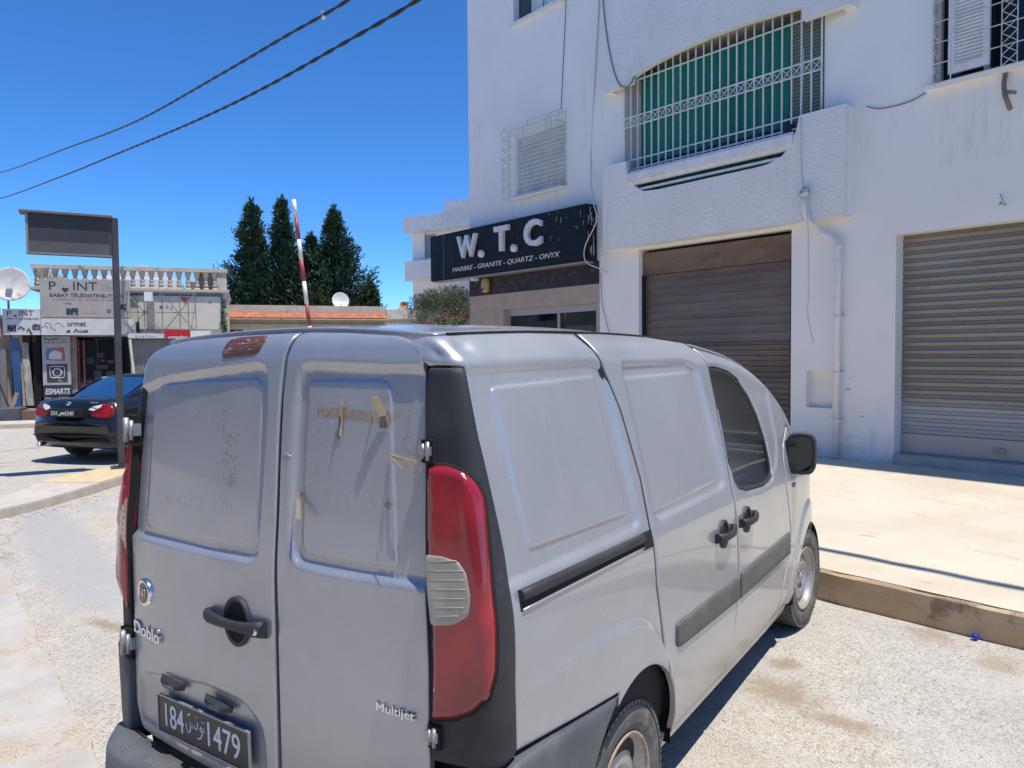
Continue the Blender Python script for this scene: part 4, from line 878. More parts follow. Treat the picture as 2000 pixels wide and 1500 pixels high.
w1 = B().box(-9.75, -9.70, 9.44, 9.50, 4.92, 6.25).box(-8.32, -8.27, 9.44, 9.50, 4.92, 6.25).box(-9.70, -8.32, 9.44, 9.50, 6.12, 6.25).box(-9.70, -8.32, 9.44, 9.50, 4.92, 4.955).build('window', WHITE, BLD)
blind('b', -9.70, -8.32, 4.955, 6.12, 9.475, .083).build('roller_blind', BLIND, w1, fix=False)
B().box(-9.80, -8.22, 9.31, 9.45, 4.86, 4.915).build('sill', PLASTER, w1)
cage(-9.93, -8.24, 4.90, 6.32, 9.20, 9.395, [(-9.28, -9.12), (-8.60, -8.44)], [5.14, 5.40, 5.66, 5.92, 6.15], w1)
w2 = B().box(-9.76, -8.30, 9.55, 9.60, 8.46, 9.75).build('window', mat('window_dark', (.05, .06, .07), .3), BLD)
for x0, x1 in ((-9.30, -8.98), (-8.93, -8.62), (-8.57, -8.32)):
    s = blind('s', x0+.03, x1-.03, 8.52, 9.72, 9.525, .05, WHITE); s.box(x0, x0+.03, 9.49, 9.53, 8.48, 9.74).box(x1-.03, x1, 9.49, 9.53, 8.48, 9.74).box(x0+.03, x1-.03, 9.49, 9.53, 8.48, 8.52); s.build('shutter', WHITE, w2, fix=False)
B().box(-9.80, -8.26, 9.32, 9.55, 8.40, 8.455).build('sill', WHITE, w2)
w3 = B().box(-1.67, -.12, 9.60, 9.65, 5.02, 6.45).build('window', mat('window_black', (.012, .014, .018), .15), BLD)
B().box(-1.67, -1.62, 9.50, 9.58, 5.02, 6.45).box(-.17, -.12, 9.50, 9.58, 5.02, 6.45).box(-1.62, -.17, 9.50, 9.58, 5.02, 5.07).box(-1.14, -1.09, 9.50, 9.58, 5.07, 6.45).build('window_frame', WMETAL, w3)
s = blind('s', -1.41, -1.10, 5.20, 6.40, 9.36, .042, WHITE)
s.box(-1.48, -1.41, 9.33, 9.37, 5.10, 6.45).box(-1.10, -1.03, 9.33, 9.37, 5.10, 6.45).box(-1.41, -1.10, 9.33, 9.37, 5.10, 5.20).build('shutter', WHITE, w3, fix=False)
B().box(-.62, -.20, 9.44, 9.47, 5.08, 6.40).build('shutter', mat('blue_grey_shutter', (.36, .39, .44), .6), w3)
B().box(-1.74, .02, 9.30, 9.45, 4.955, 5.015).build('sill', PLASTER, w3)
cage(-1.61, .30, 4.985, 6.5, 9.20, 9.395, [(-.86, -.70)], [5.22, 5.47, 5.72, 5.97, 6.22], w3)
B().box(-1.613, -1.46, 9.205, 9.212, 4.99, 6.5).build('x', WMETAL, w3) if 0 else None
cg = MB()
for x in (-1.40,): cg.box(x-.006, x+.006, 9.190, 9.199, 4.985, 6.5)
cg.build('window_bar', WMETAL, w3)
# roller shutters over the two shop openings
def rs_mat(name, a, b, c, metal=.6, low=None):
    m, nt, p, tc, out = newmat(name); sx = N(nt, 'ShaderNodeSeparateXYZ'); nt.links.new(tc.outputs['Object'], sx.inputs[0])
    col = mix(nt, ramp(nt, noise(nt, tc, 1.2, 6, .6, (.4, 1, 2.5)), .35, .65), a, b)
    col = mix(nt, math_(nt, 'MULTIPLY', ramp(nt, noise(nt, tc, 9, 8, .75, (.25, 1, 1)), .56, .68), .6), col, c)
    if low: col = mix(nt, ramp(nt, math_(nt, 'ADD', sx.outputs[2], math_(nt, 'MULTIPLY', noise(nt, tc, 1.5, 5), .25)), 1.02, 1.25, True), col, low)  # paler lower band: the pavement's reflection put into the shutter colour
    nt.links.new(col, p.inputs['Base Color']); p.inputs['Metallic'].default_value = metal; p.inputs['Roughness'].default_value = .42; bump(nt, p, noise(nt, tc, 12, 4, .6), .05); return m
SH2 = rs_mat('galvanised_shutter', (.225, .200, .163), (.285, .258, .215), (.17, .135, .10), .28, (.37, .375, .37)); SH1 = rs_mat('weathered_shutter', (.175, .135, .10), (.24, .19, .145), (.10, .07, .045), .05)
SH1B = rs_mat('weathered_shutter_low', (.18, .14, .10), (.25, .20, .148), (.055, .04, .028), .05)
def slats(x0, x1, z0, z1, y, pitch, dp, sharp=.22):
    mb = MB(); n = max(1, round((z1-z0)/pitch)); p = (z1-z0)/n; prof = []
    for k in range(n):
        z = z0+k*p; prof += [(y+.004, z), (y-dp*.55, z+p*.10), (y-dp, z+p*sharp), (y-dp*.75, z+p*(sharp+.08)), (y-dp*.25, z+p*.50), (y-dp*.05, z+p*.75), (y, z+p*.93)]
    prof.append((y+.004, z1))
    return mb.loft([[(x0, a, b) for a, b in prof], [(x1, a, b) for a, b in prof]], smooth=False, closed=False, caps=False)
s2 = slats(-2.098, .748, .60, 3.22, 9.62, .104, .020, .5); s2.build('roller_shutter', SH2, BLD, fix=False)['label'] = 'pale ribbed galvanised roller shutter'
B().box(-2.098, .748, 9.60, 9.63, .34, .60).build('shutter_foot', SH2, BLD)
B().box(-1.0, -.86, 9.585, 9.599, .42, .50).build('shutter_lock', mat('dull_lock', (.30, .29, .27), .5, .5), BLD)
B().box(-2.098, .748, 9.36, 9.66, .19, .335).build('threshold', ISLE, BLD)
B().box(-6.455, -3.585, 9.50, 9.60, 3.06, 3.44).build('shutter_box', mat('brown_box', (.13, .085, .055), .7, col2=(.19, .135, .095), sc=5, col3=(.08, .05, .035), sc3=9, stretch=(.3, 1, 1)), BLD)
sh = slats(-6.455, -3.585, 1.86, 3.055, 9.58, .132, .036, .05).build('roller_shutter', SH1, BLD, fix=False); sh['label'] = 'dark weathered slatted roller shutter'
slats(-6.455, -3.585, .21, 1.855, 9.58, .082, .040, .30).build('shutter_slats', SH1B, sh, fix=False)
B().box(-6.455, -6.40, 9.48, 9.52, .21, 3.05).box(-3.64, -3.585, 9.48, 9.52, .21, 3.05).build('shutter_rail', DARK, BLD)
# stone-clad shop entrance under the sign
B().box(-11.325, -7.395, 9.375, 9.66, 2.985, 3.40).build('marble_band', MARBLE, BLD)
bs = MB(); bs.box(-11.325, -7.395, 9.385, 9.66, 2.34, 2.652) if 0 else None
bs.box(-11.325, -10.16, 9.385, 9.66, .1, 2.63).box(-11.325, -7.395, 9.383, 9.66, 2.634, 2.982).box(-7.467, -7.395, 9.385, 9.66, .1, 2.63)
bs.build('stone_cladding', BEIGE, BLD)
ds = B().box(-10.157, -7.47, 9.50, 9.56, 2.50, 2.632).box(-10.157, -10.08, 9.50, 9.56, .2, 2.50).box(-7.54, -7.47, 9.50, 9.56, .2, 2.50).box(-8.62, -8.56, 9.50, 9.56, .2, 2.50).build('shop_door', DOORMET, BLD)
B().box(-10.08, -8.62, 9.525, 9.535, .2, 2.50).box(-8.56, -7.54, 9.525, 9.535, .2, 2.50).build('glazing', glass('shop_glass', (.62, .66, .63), .05), ds)
B().box(-10.15, -7.48, 10.6, 10.65, .2, 2.6).build('shop_back', mat('shop_back', (.34, .36, .34), .9, col2=(.16, .18, .17), sc=.9, lo=.42, hi=.56), BLD)
B().box(-9.62, -9.56, 9.62, 9.66, .3, 2.42).box(-9.56, -9.1, 9.62, 9.66, 2.36, 2.42).box(-9.16, -9.10, 9.62, 9.66, .3, 2.36).build('inner_frame', DARK, ds)
B().box(-8.50, -7.72, 9.60, 9.63, 2.12, 2.24).build('poster', WHITE, ds)
B().box(-11.2, -7.0, 9.10, 9.38, .2, .38).build('entrance_step', mat('step_marble', (.36, .33, .31), .4, col2=(.28, .26, .25), sc=4), BLD)
STREAK = decal('dirt_streak', (.40, .37, .31), 3.5, .46, .78, (2.2, 1, .25), k=.22); SPLASH = decal('ground_dirt', (.40, .33, .24), 2.2, .44, .75, (1, 1, 1.6), k=.35); CRACK = decal('hairline_crack', (.33, .30, .26), 9, .60, .63, (.6, 1, 1.2), k=.4)
for x0, x1, z0, z1, m_ in ((-9.9, -8.2, 4.45, 4.86, STREAK), (-1.7, 0, 4.0, 4.95, STREAK), (-3.57, -2.12, .2, .55, SPLASH), (-7.38, -6.48, .2, .8, SPLASH), (.78, 3.5, .2, .6, SPLASH), (-3.0, -2.15, .6, 1.4, CRACK)):
    MB().add([(x0, 9.3975, z0), (x1, 9.3975, z0), (x1, 9.3975, z1), (x0, 9.3975, z1)], [(0, 1, 2, 3)]).build('wall_stain', m_, BLD, fix=False)
# ------------------------------------------------------------------ things fixed to that building
SG = thing('shop_sign', 'long black shop sign with raised white letters over the stone-clad entrance', 'sign', FF, (-9.9, 9.1, 3.39))
B().box(-12.44, -7.43, 9.10, 9.372, 3.39, 4.42).build('sign_box', SIGNBLK, SG, bevel=.006)
B().box(-12.40, -7.47, 9.14, 9.36, 3.36, 3.388).build('sign_soffit', ALU, SG)
B().box(-11.92, -11.914, 9.094, 9.0995, 3.40, 4.41).build('panel_joint', ALU, SG)
lt = MB(); X, Z = (1, 0, 0), (0, 0, 1); yl = 9.096
lt.text('W', (-11.32, yl, 3.80), X, Z, .70, .48, .075, bold=.03); lt.build('raised_letter', SIGNWHT, SG, bevel=.008)
MB().text('T', (-10.02, yl, 3.81), X, Z, .46, .51, .075, bold=.03).build('raised_letter', SIGNWHT, SG, bevel=.008)
MB().text('C', (-9.08, yl, 3.80), X, Z, .50, .52, .075, bold=.03).build('raised_letter', SIGNWHT, SG, bevel=.008)
for x in (-10.49, -9.42): MB().lathe([(.001, .072), (.07, .072), (.08, .06), (.08, 0)], (x, yl, 3.83), (0, -1, 0), 18).build('raised_dot', SIGNWHT, SG)
MB().text('MARBRE - GRANITE - QUARTZ - ONYX', (-11.57, yl+.002, 3.515), X, Z, 3.45, .115, .006, shear=.22, bold=0).build('sign_lettering', SIGNWHT, SG)
dr = MB()
for i in range(38):
    if i < 26: x = -7.5-abs(random.gauss(0, .95)); z = random.uniform(3.85, 4.41); L = random.uniform(.015, .13)*random.random(); wd = random.uniform(.0012, .0032); dr.box(x-wd, x+wd, 9.097, 9.0995, z-L, z)
    else: y = random.uniform(9.12, 9.35); z = random.uniform(3.6, 4.4); L = random.uniform(.04, .25); dr.box(-7.4295, -7.427, y-.004, y+.004, z-L, z)
o = dr.build('paint_drips', WHITE, SG, fix=False); o['kind'] = 'stuff'
B().box(-11.0, -10.88, 9.15, 9.3, 3.30, 3.358).build('lamp_holder', WHITE, SG)
wl = thing('wall_lamp', 'yellowed oval bulkhead lamp on the dark marble under the black sign', 'lamp', FF, (-10.68, 9.37, 3.0))
m = MB(); e = lambda s, y: [(-10.68+.105*s*math.copysign(abs(math.cos(a))**.7, math.cos(a)), y, 3.19+.165*s*math.copysign(abs(math.sin(a))**.7, math.sin(a))) for a in np.linspace(0, 6.283, 21)[:-1]]
m.loft([e(1, 9.374), e(1, 9.32), e(.85, 9.27), e(.5, 9.245)]).build('lamp_glass', mat('yellowed_plastic', (.42, .32, .14), .4, col2=(.36, .26, .11), sc=9), wl)
B().box(-10.72, -10.64, 9.235, 9.244, 3.08, 3.11).build('lamp_clip', DARK, wl)
dp = thing('drainpipe', 'white plastic drainpipe running from the balcony corner down between the shutters', 'drainpipe', FF, (-2.84, 9.3, .2))
MB().tube([(-3.22, 9.10, 3.965), (-3.225, 9.10, 3.675), (-3.19, 9.15, 3.53), (-3.15, 9.22, 3.47), (-3.13, 9.31, 3.41), (-3.08, 9.32, 3.37), (-2.90, 9.32, 3.255), (-2.845, 9.32, 3.20), (-2.838, 9.32, 3.05), (-2.85, 9.32, .22)], .042, 14).build('pipe', WHITE, dp)
for z in (2.18, 1.40, .74): MB().lathe([(.050, -.018), (.050, .018)], (-2.845, 9.32, z), (0, 0, 1), 14).box(-2.92, -2.77, 9.335, 9.39, z-.012, z+.012).build('pipe_clamp', WHITE, dp)
for q in ((-2.838, 9.32, 3.13), (-3.22, 9.10, 3.88)): MB().lathe([(.052, -.03), (.055, .03)], q, (0, 0, 1), 14).build('pipe_socket', WHITE, dp)
MB().tube([(-3.24, 9.20, 3.93), (-3.23, 9.12, 3.95), (-3.25, 9.08, 3.88)], .05, 12).build('spout', mat('dirty_spout', (.35, .34, .32), .8), dp)
CABW = mat('white_cable', (.55, .55, .55), .6); CABG = mat('grey_cable', (.16, .17, .19), .6)
def cable(pts, r, m, label, fr=FF):
    P = [np.array(p, float) for p in pts]; out = []
    for i in range(len(P)-1):
        a, b, c, d = P[max(i-1, 0)], P[i], P[i+1], P[min(i+2, len(P)-1)]
        for t in np.linspace(0, 1, 7)[:-1]: out.append(.5*(2*b+(c-a)*t+(2*a-5*b+4*c-d)*t*t+(3*b-a-3*c+d)*t**3))
    out.append(P[-1]); return MB().tube([tuple(p) for p in out], r, 6).top('cable', m, label, 'cable', fr)
cable([(-7.34, 9.385, 9.0), (-7.36, 9.385, 8.09), (-7.47, 9.385, 6.75), (-7.58, 9.385, 5.2), (-7.25, 9.09, 4.44), (-7.16, 9.08, 4.07), (-7.44, 9.075, 3.65), (-7.42, 9.08, 3.36), (-7.12, 9.2, 3.20), (-7.22, 9.38, 3.17)], .011, CABW, 'white cable hanging down the wall and looping past the right end of the black sign')
cable([(-7.08, 9.165, 8.8), (-7.06, 9.165, 7.91), (-6.915, 9.165, 6.99), (-6.71, 9.165, 6.39), (-6.48, 9.16, 6.27), (-6.36, 9.2, 6.42)], .011, CABG, 'grey cable sagging across the roughcast to the left corner of the balcony arch')
cable([(-8.19, 9.39, 9.5), (-8.22, 9.39, 8.4), (-8.30, 9.39, 7.3), (-8.37, 9.39, 6.4)], .007, CABG, 'thin cable running down the wall to the top of the caged window with a blind')
cable([(-3.38, 9.34, 6.0), (-3.40, 9.33, 5.1), (-3.315, 9.165, 4.95), (-3.31, 9.165, 4.4), (-3.27, 9.16, 3.90), (-3.16, 9.08, 3.52), (-3.15, 9.10, 2.60), (-3.18, 9.14, 2.2), (-3.09, 9.14, 1.81)], .007, CABW, 'thin white cable dangling from the balcony corner in front of the drainpipe')
cable([(-2.50, 9.38, 4.98), (-2.31, 9.385, 4.90), (-1.95, 9.385, 4.90), (-1.70, 9.385, 4.985)], .007, CABG, 'thin grey cable drooping along the wall from balcony to the upper right window')
cable([(-7.33, 9.37, 3.2), (-7.30, 9.37, 2.6), (-7.12, 9.37, 2.0), (-7.0, 9.37, 1.2)], .006, CABG, 'thin grey cable hanging beside the right edge of the stone-clad entrance')
bk = MB().tube([(-.87, 9.38, 4.95), (-.86, 9.30, 4.80), (-.83, 9.24, 4.66), (-.76, 9.20, 4.47)], .028, 8).tube([(-.84, 9.25, 4.70), (-.72, 9.24, 4.66)], .022, 8).top('bracket', mat('rusty_grey', (.22, .21, .20), .7, .3, col2=(.30, .22, .15), sc=14), 'bent grey metal bracket sticking out of the wall below the upper right window', 'bracket', FF)
wr = MB().tube([(-.915, 9.39, 3.555), (-.90, 9.375, 3.545), (-.875, 9.37, 3.485), (-.865, 9.36, 3.46)], .0045, 5).tube([(-.91, 9.37, 3.425), (-.885, 9.35, 3.45), (-.875, 9.35, 3.415), (-.845, 9.35, 3.44), (-.84, 9.36, 3.40)], .007, 5).top('wire_stub', CABG, 'torn grey wire stub on the wall above the pale roller shutter', 'wire', FF)

# ------------------------------------------------------------------ overhead twisted cables along the street
def overhead(zs, label, amp):
    S = np.array([s for s, z in zs]); Z = np.array([z for s, z in zs]); f = sm(S[::-1], Z[::-1]) if S[0] > S[-1] else sm(S, Z)
    xs = np.arange(S.min(), S.max(), .06); o = None
    root = thing('overhead_cable', label, 'cable', FF, (-float(xs[-1]), 5.0, float(f(xs[-1]))), 'twisted cables over the street')
    for ph in (0, math.pi):
        MB().tube([(-x, 5.0+amp*math.cos(x*2*math.pi/1.05+ph), float(f(x))+amp*math.sin(x*2*math.pi/1.05+ph)) for x in xs], .0175, 6).build('strand', BLACKCAB, root, fix=False)
    return root
BLACKCAB = mat('black_cable', (.012, .012, .014), .5)
ov = overhead([(75, 16.5), (48.47, 11.98), (29.91, 9.46), (20.63, 8.25), (13.95, 7.68), (10.9, 7.45), (8.62, 7.27), (4, 7.2), (-3, 7.55), (-12, 8.4)], 'upper of the two black twisted cables crossing the sky, carrying a white clip', .013)
overhead([(75, 14.2), (48.85, 10.61), (31.5, 8.68), (22.35, 7.75), (15.27, 7.06), (11.85, 6.8), (8.64, 6.65), (6.67, 6.58), (2, 6.6), (-4, 6.9), (-12, 7.6)], 'lower of the two black twisted cables crossing the sky', .015)
MB().lathe([(.001, 0), (.03, .01), (.034, .05), (.02, .08)], (-9.45, 5.0, 7.25), (0, 0, 1), 10).lathe([(.001, 0), (.02, .01), (.018, .04)], (-9.5, 5.0, 7.36), (0, 0, 1), 8).build('cable_clip', WHITE, ov)

# row of houses on the other side of the road, behind the viewpoint (unseen, added to darken the reflections in paint and glass)
RW = thing('added_row_house', 'long grey row house added across the road, outside the frame, for reflections', 'building', FF, (0, -15, 0))
MB().box(-45, 40, -24, -15, -.1, 6.4).build('wall', mat('added_row_render', (.30, .30, .31), .9, col2=(.24, .24, .25), sc=.6), RW); MB().box(-45.1, 40.1, -24, -14.8, 6.402, 6.7).build('parapet', CREAM0 if 0 else ISLE, RW)  # wall and parapet of the added row house
for i in range(9): MB().box(-40+9*i, -37.5+9*i, -14.99, -14.9, .1, 2.6).build('door', SH1, RW); MB().box(-36+9*i, -34.4+9*i, -14.99, -14.94, 3.9, 5.3).build('window', SIGNBLK, RW)  # doors and windows of the added row house
# ------------------------------------------------------------------ dark saloon car on the left
CF = Fr((-10.74, 4.52, 0), R(16))
CARP = mat('black_car_paint', (.008, .009, .011), .28, .0, coat=.45)
CARGL = glass('car_glass', (.35, .45, .46), .09)
CARRED = mat('car_lamp_red', (.36, .008, .015), .2, col2=(.22, .006, .01), sc=9, coat=.8)
CAR = thing('parked_car', 'black saloon car parked nose in beside the signpost, seen from behind', 'car', CF, (0, 2.2, 0))
def carsec(y, w, zb, zs, zt, tw):      # half section bottom -> shoulder -> top, mirrored
    h = [(0, zb), (w*.86, zb), (w*.97, zb+.10), (w, (zb+zs)/2+.02), (w*.985, zs-.10), (w*.93, zs-.02), (tw, zt-.02), (tw*.55, zt), (0, zt+.008)]
    return [(x, y, z) for x, z in h]+[(-x, y, z) for x, z in h[-2:0:-1]]
def crv(x, k): return k*(x/.88)**2
secs = []
for y, w, zb, zs, zt, tw in ((0, .80, .36, .62, .66, .74), (.02, .84, .33, .66, .70, .78), (.07, .875, .27, .70, .74, .80), (.10, .885, .25, .84, .93, .78), (.16, .893, .24, .92, 1.00, .78), (.30, .90, .22, .95, 1.035, .78), (.62, .905, .20, .96, 1.045, .77), (1.5, .908, .20, .94, 1.0, .80), (2.6, .908, .20, .92, .97, .80), (3.2, .905, .20, .88, .95, .78), (3.9, .89, .22, .80, .86, .74), (4.3, .84, .26, .70, .74, .66), (4.48, .72, .32, .60, .62, .55)):
    s = carsec(y, w, zb, zs, zt, tw); secs.append([(x, yy+(crv(x, .16) if y < .5 else 0)*(1-y/.5), z) for x, yy, z in s])
MB().loft(secs).build('body', CARP, CAR)
gh = []
for y, w, tw, z0, zt in ((.62, .70, .60, 1.02, 1.05), (.95, .735, .58, 1.0, 1.22), (1.28, .75, .565, .98, 1.36), (1.55, .75, .56, .98, 1.405), (2.0, .75, .56, .97, 1.42), (2.45, .745, .555, .96, 1.40), (2.75, .74, .56, .96, 1.32), (3.35, .72, .62, .93, .97)):
    gh.append([(-w, y, z0), (w, y, z0), (w*.97, y, z0+(zt-z0)*.4), (tw+.03, y, zt-.03), (tw*.5, y, zt), (-tw*.5, y, zt), (-tw-.03, y, zt-.03), (-w*.97, y, z0+(zt-z0)*.4)])
MB().loft(gh[2:6]).build('roof', CARP, CAR)
MB().add([gh[0][3], gh[0][6], gh[2][6], gh[2][3], gh[0][4], gh[0][5], gh[2][5], gh[2][4], gh[1][3], gh[1][4], gh[1][5], gh[1][6]], [(0, 4, 9, 8), (4, 5, 10, 9), (5, 1, 11, 10), (8, 9, 7, 3), (9, 10, 6, 7), (10, 11, 2, 6)], True).build('rear_window', CARGL, CAR, fix=False)
for k in (3, 6):
    o_ = -1 if k == 6 else 1
    MB().loft([[tuple(Vector(g[k])+Vector((o_*.006, -.01, -.02))), tuple(Vector(g[k])+Vector((-o_*.05, -.01, .02))), tuple(Vector(g[2 if k == 3 else 7])+Vector((0, .0, -.02))), tuple(Vector(g[1 if k == 3 else 0])+Vector((0, .02, -.03)))] for g in gh[:3]]).build('rear_pillar', CARP, CAR)
for sx in (1, -1):
    MB().add([(sx*.735, 1.2, 1.0), (sx*.74, 3.0, .96), (sx*.60, 2.7, 1.30), (sx*.60, 2.2, 1.375), (sx*.60, 1.45, 1.35), (sx*.66, 1.2, 1.2)], [(0, 1, 2, 3, 4, 5)]).build('side_window', CARGL, CAR, fix=False)
    MB().loft([[(sx*x, y+.0, z) for x, z in ((.60, 1.30), (.62, 1.34), (.56, 1.36), (.55, 1.30))] for y in (1.3, 2.8)]).build('window_rail', CHROME, CAR)
    lp = [(.40, .875), (.46, .93), (.62, .965), (.72, .955), (.80, .90), (.81, .80), (.76, .735), (.62, .735), (.46, .77)]
    L = MB(); f0 = lambda x: .075+crv(x, .16)*.85+.02-.065*0
    yv = lambda x, z: .16*(x/.88)**2*(1-.1/.5)+(.10 if z < .86 else .10+.05*(z-.86)/.1)-.035
    L.loft([[(sx*x, yv(x, z)-.006, z) for x, z in lp], [(sx*x, yv(x, z)+.09, z) for x, z in lp]]); tl = L.build('tail_light', CARRED, CAR, bevel=.012)
    wp = [(.405, .876), (.46, .925), (.60, .955), (.60, .915), (.50, .86)]
    MB().loft([[(sx*x, yv(x, z)-.012, z) for x, z in wp], [(sx*x, yv(x, z)+.02, z) for x, z in wp]]).build('indicator_lens', mat('white_lens', (.62, .60, .57), .3) if sx == 1 else bpy.data.materials['white_lens'], tl)
    for y in (1.0, 3.75):
        wv = MB(); wv.lathe([(.20, .0), (.205, .09), (.24, .105), (.29, .10), (.31, .08), (.312, -.08), (.29, -.10), (.2, -.1)], (sx*.78, y, .312), (sx, 0, 0), 30); w_ = wv.build('wheel', RUBBER, CAR)
        MB().lathe([(.20, .06), (.17, .05), (.06, .07), (.001, .075)], (sx*.78, y, .312), (sx, 0, 0), 20).build('rim', STEEL, w_)
MB().box(-.30, .30, -.02, .10, .755, .885).build('plate_recess', DARK, CAR)
pb = MB().box(-.27, .27, -.034, -.021, .765, .878).build('licence_plate', PLATEBLK, CAR)
MB().text('324', (-.23, -.036, .79), (1, 0, 0), (0, 0, 1), .13, .065, .003, bold=.01).build('plate_number', PLATEWHT, pb); MB().text('6240', (.05, -.036, .79), (1, 0, 0), (0, 0, 1), .18, .065, .003, bold=.01).build('plate_number', PLATEWHT, pb)
m = MB()
for q in ([(-.07, .80), (-.05, .785), (-.02, .80), (-.02, .83)], [(-.02, .805), (0, .80), (.0, .83)], [(.015, .79), (.03, .80), (.03, .83), (.015, .825)]): m.tube([(x, -.0375, z) for x, z in q], .006, 5)
m.build('plate_script', PLATEWHT, pb)
MB().lathe([(.001, .01), (.036, .01), (.04, .004), (.04, -.03)], (0, .085, .965), (0, -1, .1), 18).build('badge', CHROME, CAR)
MB().box(.44, .60, .10, .112, .985, .997).build('boot_letters', CHROME, CAR)
MB().tube([(-.62, .16, .30), (-.62, .02, .29)], .03, 12).build('exhaust_pipe', CHROME, CAR)
MB().loft([[(x, -.012+crv(x, .16), z) for z in (.44, .46)]+[(x, .06+crv(x, .16), z) for z in (.46, .44)] for x in np.linspace(-.82, .82, 15)]).build('bumper_line', DARK, CAR)
for sx in (-.36, .36): MB().loft([[(sx+a*w, y, z) for a in (-1, 1)]+[(sx+a*w, y+.10, z) for a in (1, -1)] for y, z, w in ((1.42, .7, .22), (1.36, 1.0, .2), (1.36, 1.12, .14), (1.36, 1.26, .13))]).build('rear_seat', mat('pale_seat', (.30, .29, .24), .8) if sx < 0 else bpy.data.materials['pale_seat'], CAR)
MB().box(-.68, .68, .72, 1.34, .96, 1.0).build('parcel_shelf', mat('shelf', (.10, .12, .12), .8), CAR)

# ------------------------------------------------------------------ empty signboard on its post
PF = Fr((-8.87, 4.40, 0), R(63.5))
PO = thing('street_sign', 'empty dark signboard on a tall dark square post beside the black car', 'sign', PF, (0, 0, 0))
POSTM = mat('dark_post', (.040, .042, .048), .6, col2=(.06, .06, .065), sc=6); BOARDM = mat('dark_board', (.030, .030, .036), .55, col2=(.038, .038, .044), sc=3)
MB().box(-.042, .046, -.045, .045, .115, 3.69).build('post', POSTM, PO, bevel=.008)
MB().box(-.14, .14, -.14, .14, .10, .125).build('base_plate', POSTM, PO)
BX0, BX1 = -1.07, -.045
MB().box(BX0, BX1, -.10, .10, 3.13, 3.67).build('board_case', POSTM, PO)
MB().box(BX0+.035, BX1-.03, -.106, -.1005, 3.30, 3.655).build('board_face', BOARDM, PO)
MB().box(BX0+.035, BX1-.03, -.112, -.1005, 3.145, 3.298).build('lower_face', mat('grey_board', (.075, .075, .075), .6, col2=(.09, .09, .085), sc=5), PO)
MB().box(BX0-.07, BX1+.02, -.16, .14, 3.672, 3.70).build('hood', mat('rusty_hood', (.16, .11, .09), .7), PO)
MB().box(BX0, BX0+.03, -.118, -.1005, 3.13, 3.67).box(BX0+.03, BX1, -.118, -.1005, 3.125, 3.144).build('board_frame', mat('grey_trim', (.22, .22, .22), .5), PO)

# ------------------------------------------------------------------ small shop with balustrade and signboards (local frame of its front)
CREAM = mat('weathered_cream', (.56, .50, .40), .9, col2=(.47, .41, .32), sc=2.5, col3=(.25, .20, .15), sc3=4, lo3=.56, hi3=.70, bm=.2, bs=20)
CREAM2 = mat('flaking_wall', (.62, .58, .50), .9, col2=(.52, .47, .38), sc=3, col3=(.42, .27, .16), sc3=5, lo3=.60, hi3=.70, bm=.2, bs=20)
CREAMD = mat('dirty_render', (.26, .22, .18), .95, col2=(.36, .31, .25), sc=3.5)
SH = thing('corner_shop', 'low cream shop with a balustrade on its flat roof and a dark open front', 'building', SF, (.9, 2, 0))
MB().box(.735, 3.43, 0, 4, .0, 3.62).build('wall', CREAM2, SH)
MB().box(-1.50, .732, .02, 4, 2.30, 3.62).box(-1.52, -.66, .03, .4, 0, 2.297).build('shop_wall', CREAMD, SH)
MB().box(-1.78, 3.47, -.12, 4.05, 3.623, 3.70).build('roof_edge', CREAM, SH)
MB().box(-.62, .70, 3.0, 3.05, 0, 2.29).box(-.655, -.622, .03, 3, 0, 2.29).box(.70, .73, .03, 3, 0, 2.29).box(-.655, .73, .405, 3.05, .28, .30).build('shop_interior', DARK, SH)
MB().box(-.655, .73, .1, .13, .3, .92).build('stall_riser', mat('grey_riser', (.20, .20, .19), .8), SH)
MB().box(-.62, .70, .11, .118, .925, 2.20).build('shop_window', glass('shop_window_glass', (.7, .72, .72), .02), SH)
MB().box(-.66, -.60, .03, .10, .3, 2.2).box(-.50, -.46, .03, .09, .7, 2.19).build('window_post', mat('red_post', (.22, .03, .025), .6, col2=(.30, .12, .09), sc=9), SH)
ba = MB().box(-1.62, 3.45, -.10, .12, 4.22, 4.33).box(-1.72, -1.623, -.10, 3.9, 4.22, 4.33).build('balustrade_rail', CREAM, SH)
MB().box(3.16, 3.42, -.06, .20, 3.70, 4.22).build('corner_post', CREAM, SH)
bprof = [(.085, 3.70), (.085, 3.745), (.05, 3.76), (.075, 3.80), (.082, 3.83), (.05, 3.86), (.06, 3.91), (.07, 3.94), (.045, 3.97), (.045, 4.0), (.075, 4.10), (.09, 4.18), (.09, 4.22)]
b0 = None
for i in range(19):
    x = -1.38+.248*i
    if b0 is None: b0 = MB().lathe(bprof, (x, .01, 0), (0, 0, 1), 14).build('baluster', CREAM, SH)
    else: c = dupe(b0, SH); c.location.x += .248*i
for i in range(7):
    c = dupe(b0, SH); c.location.x -= .29; c.location.y += .35+.40*i
for x, z0, z1 in ((3.0, 3.75, 4.2),): MB().box(2.62, 3.14, .10, .14, 3.70, 4.22).build('screen_panel', CREAMD, SH)
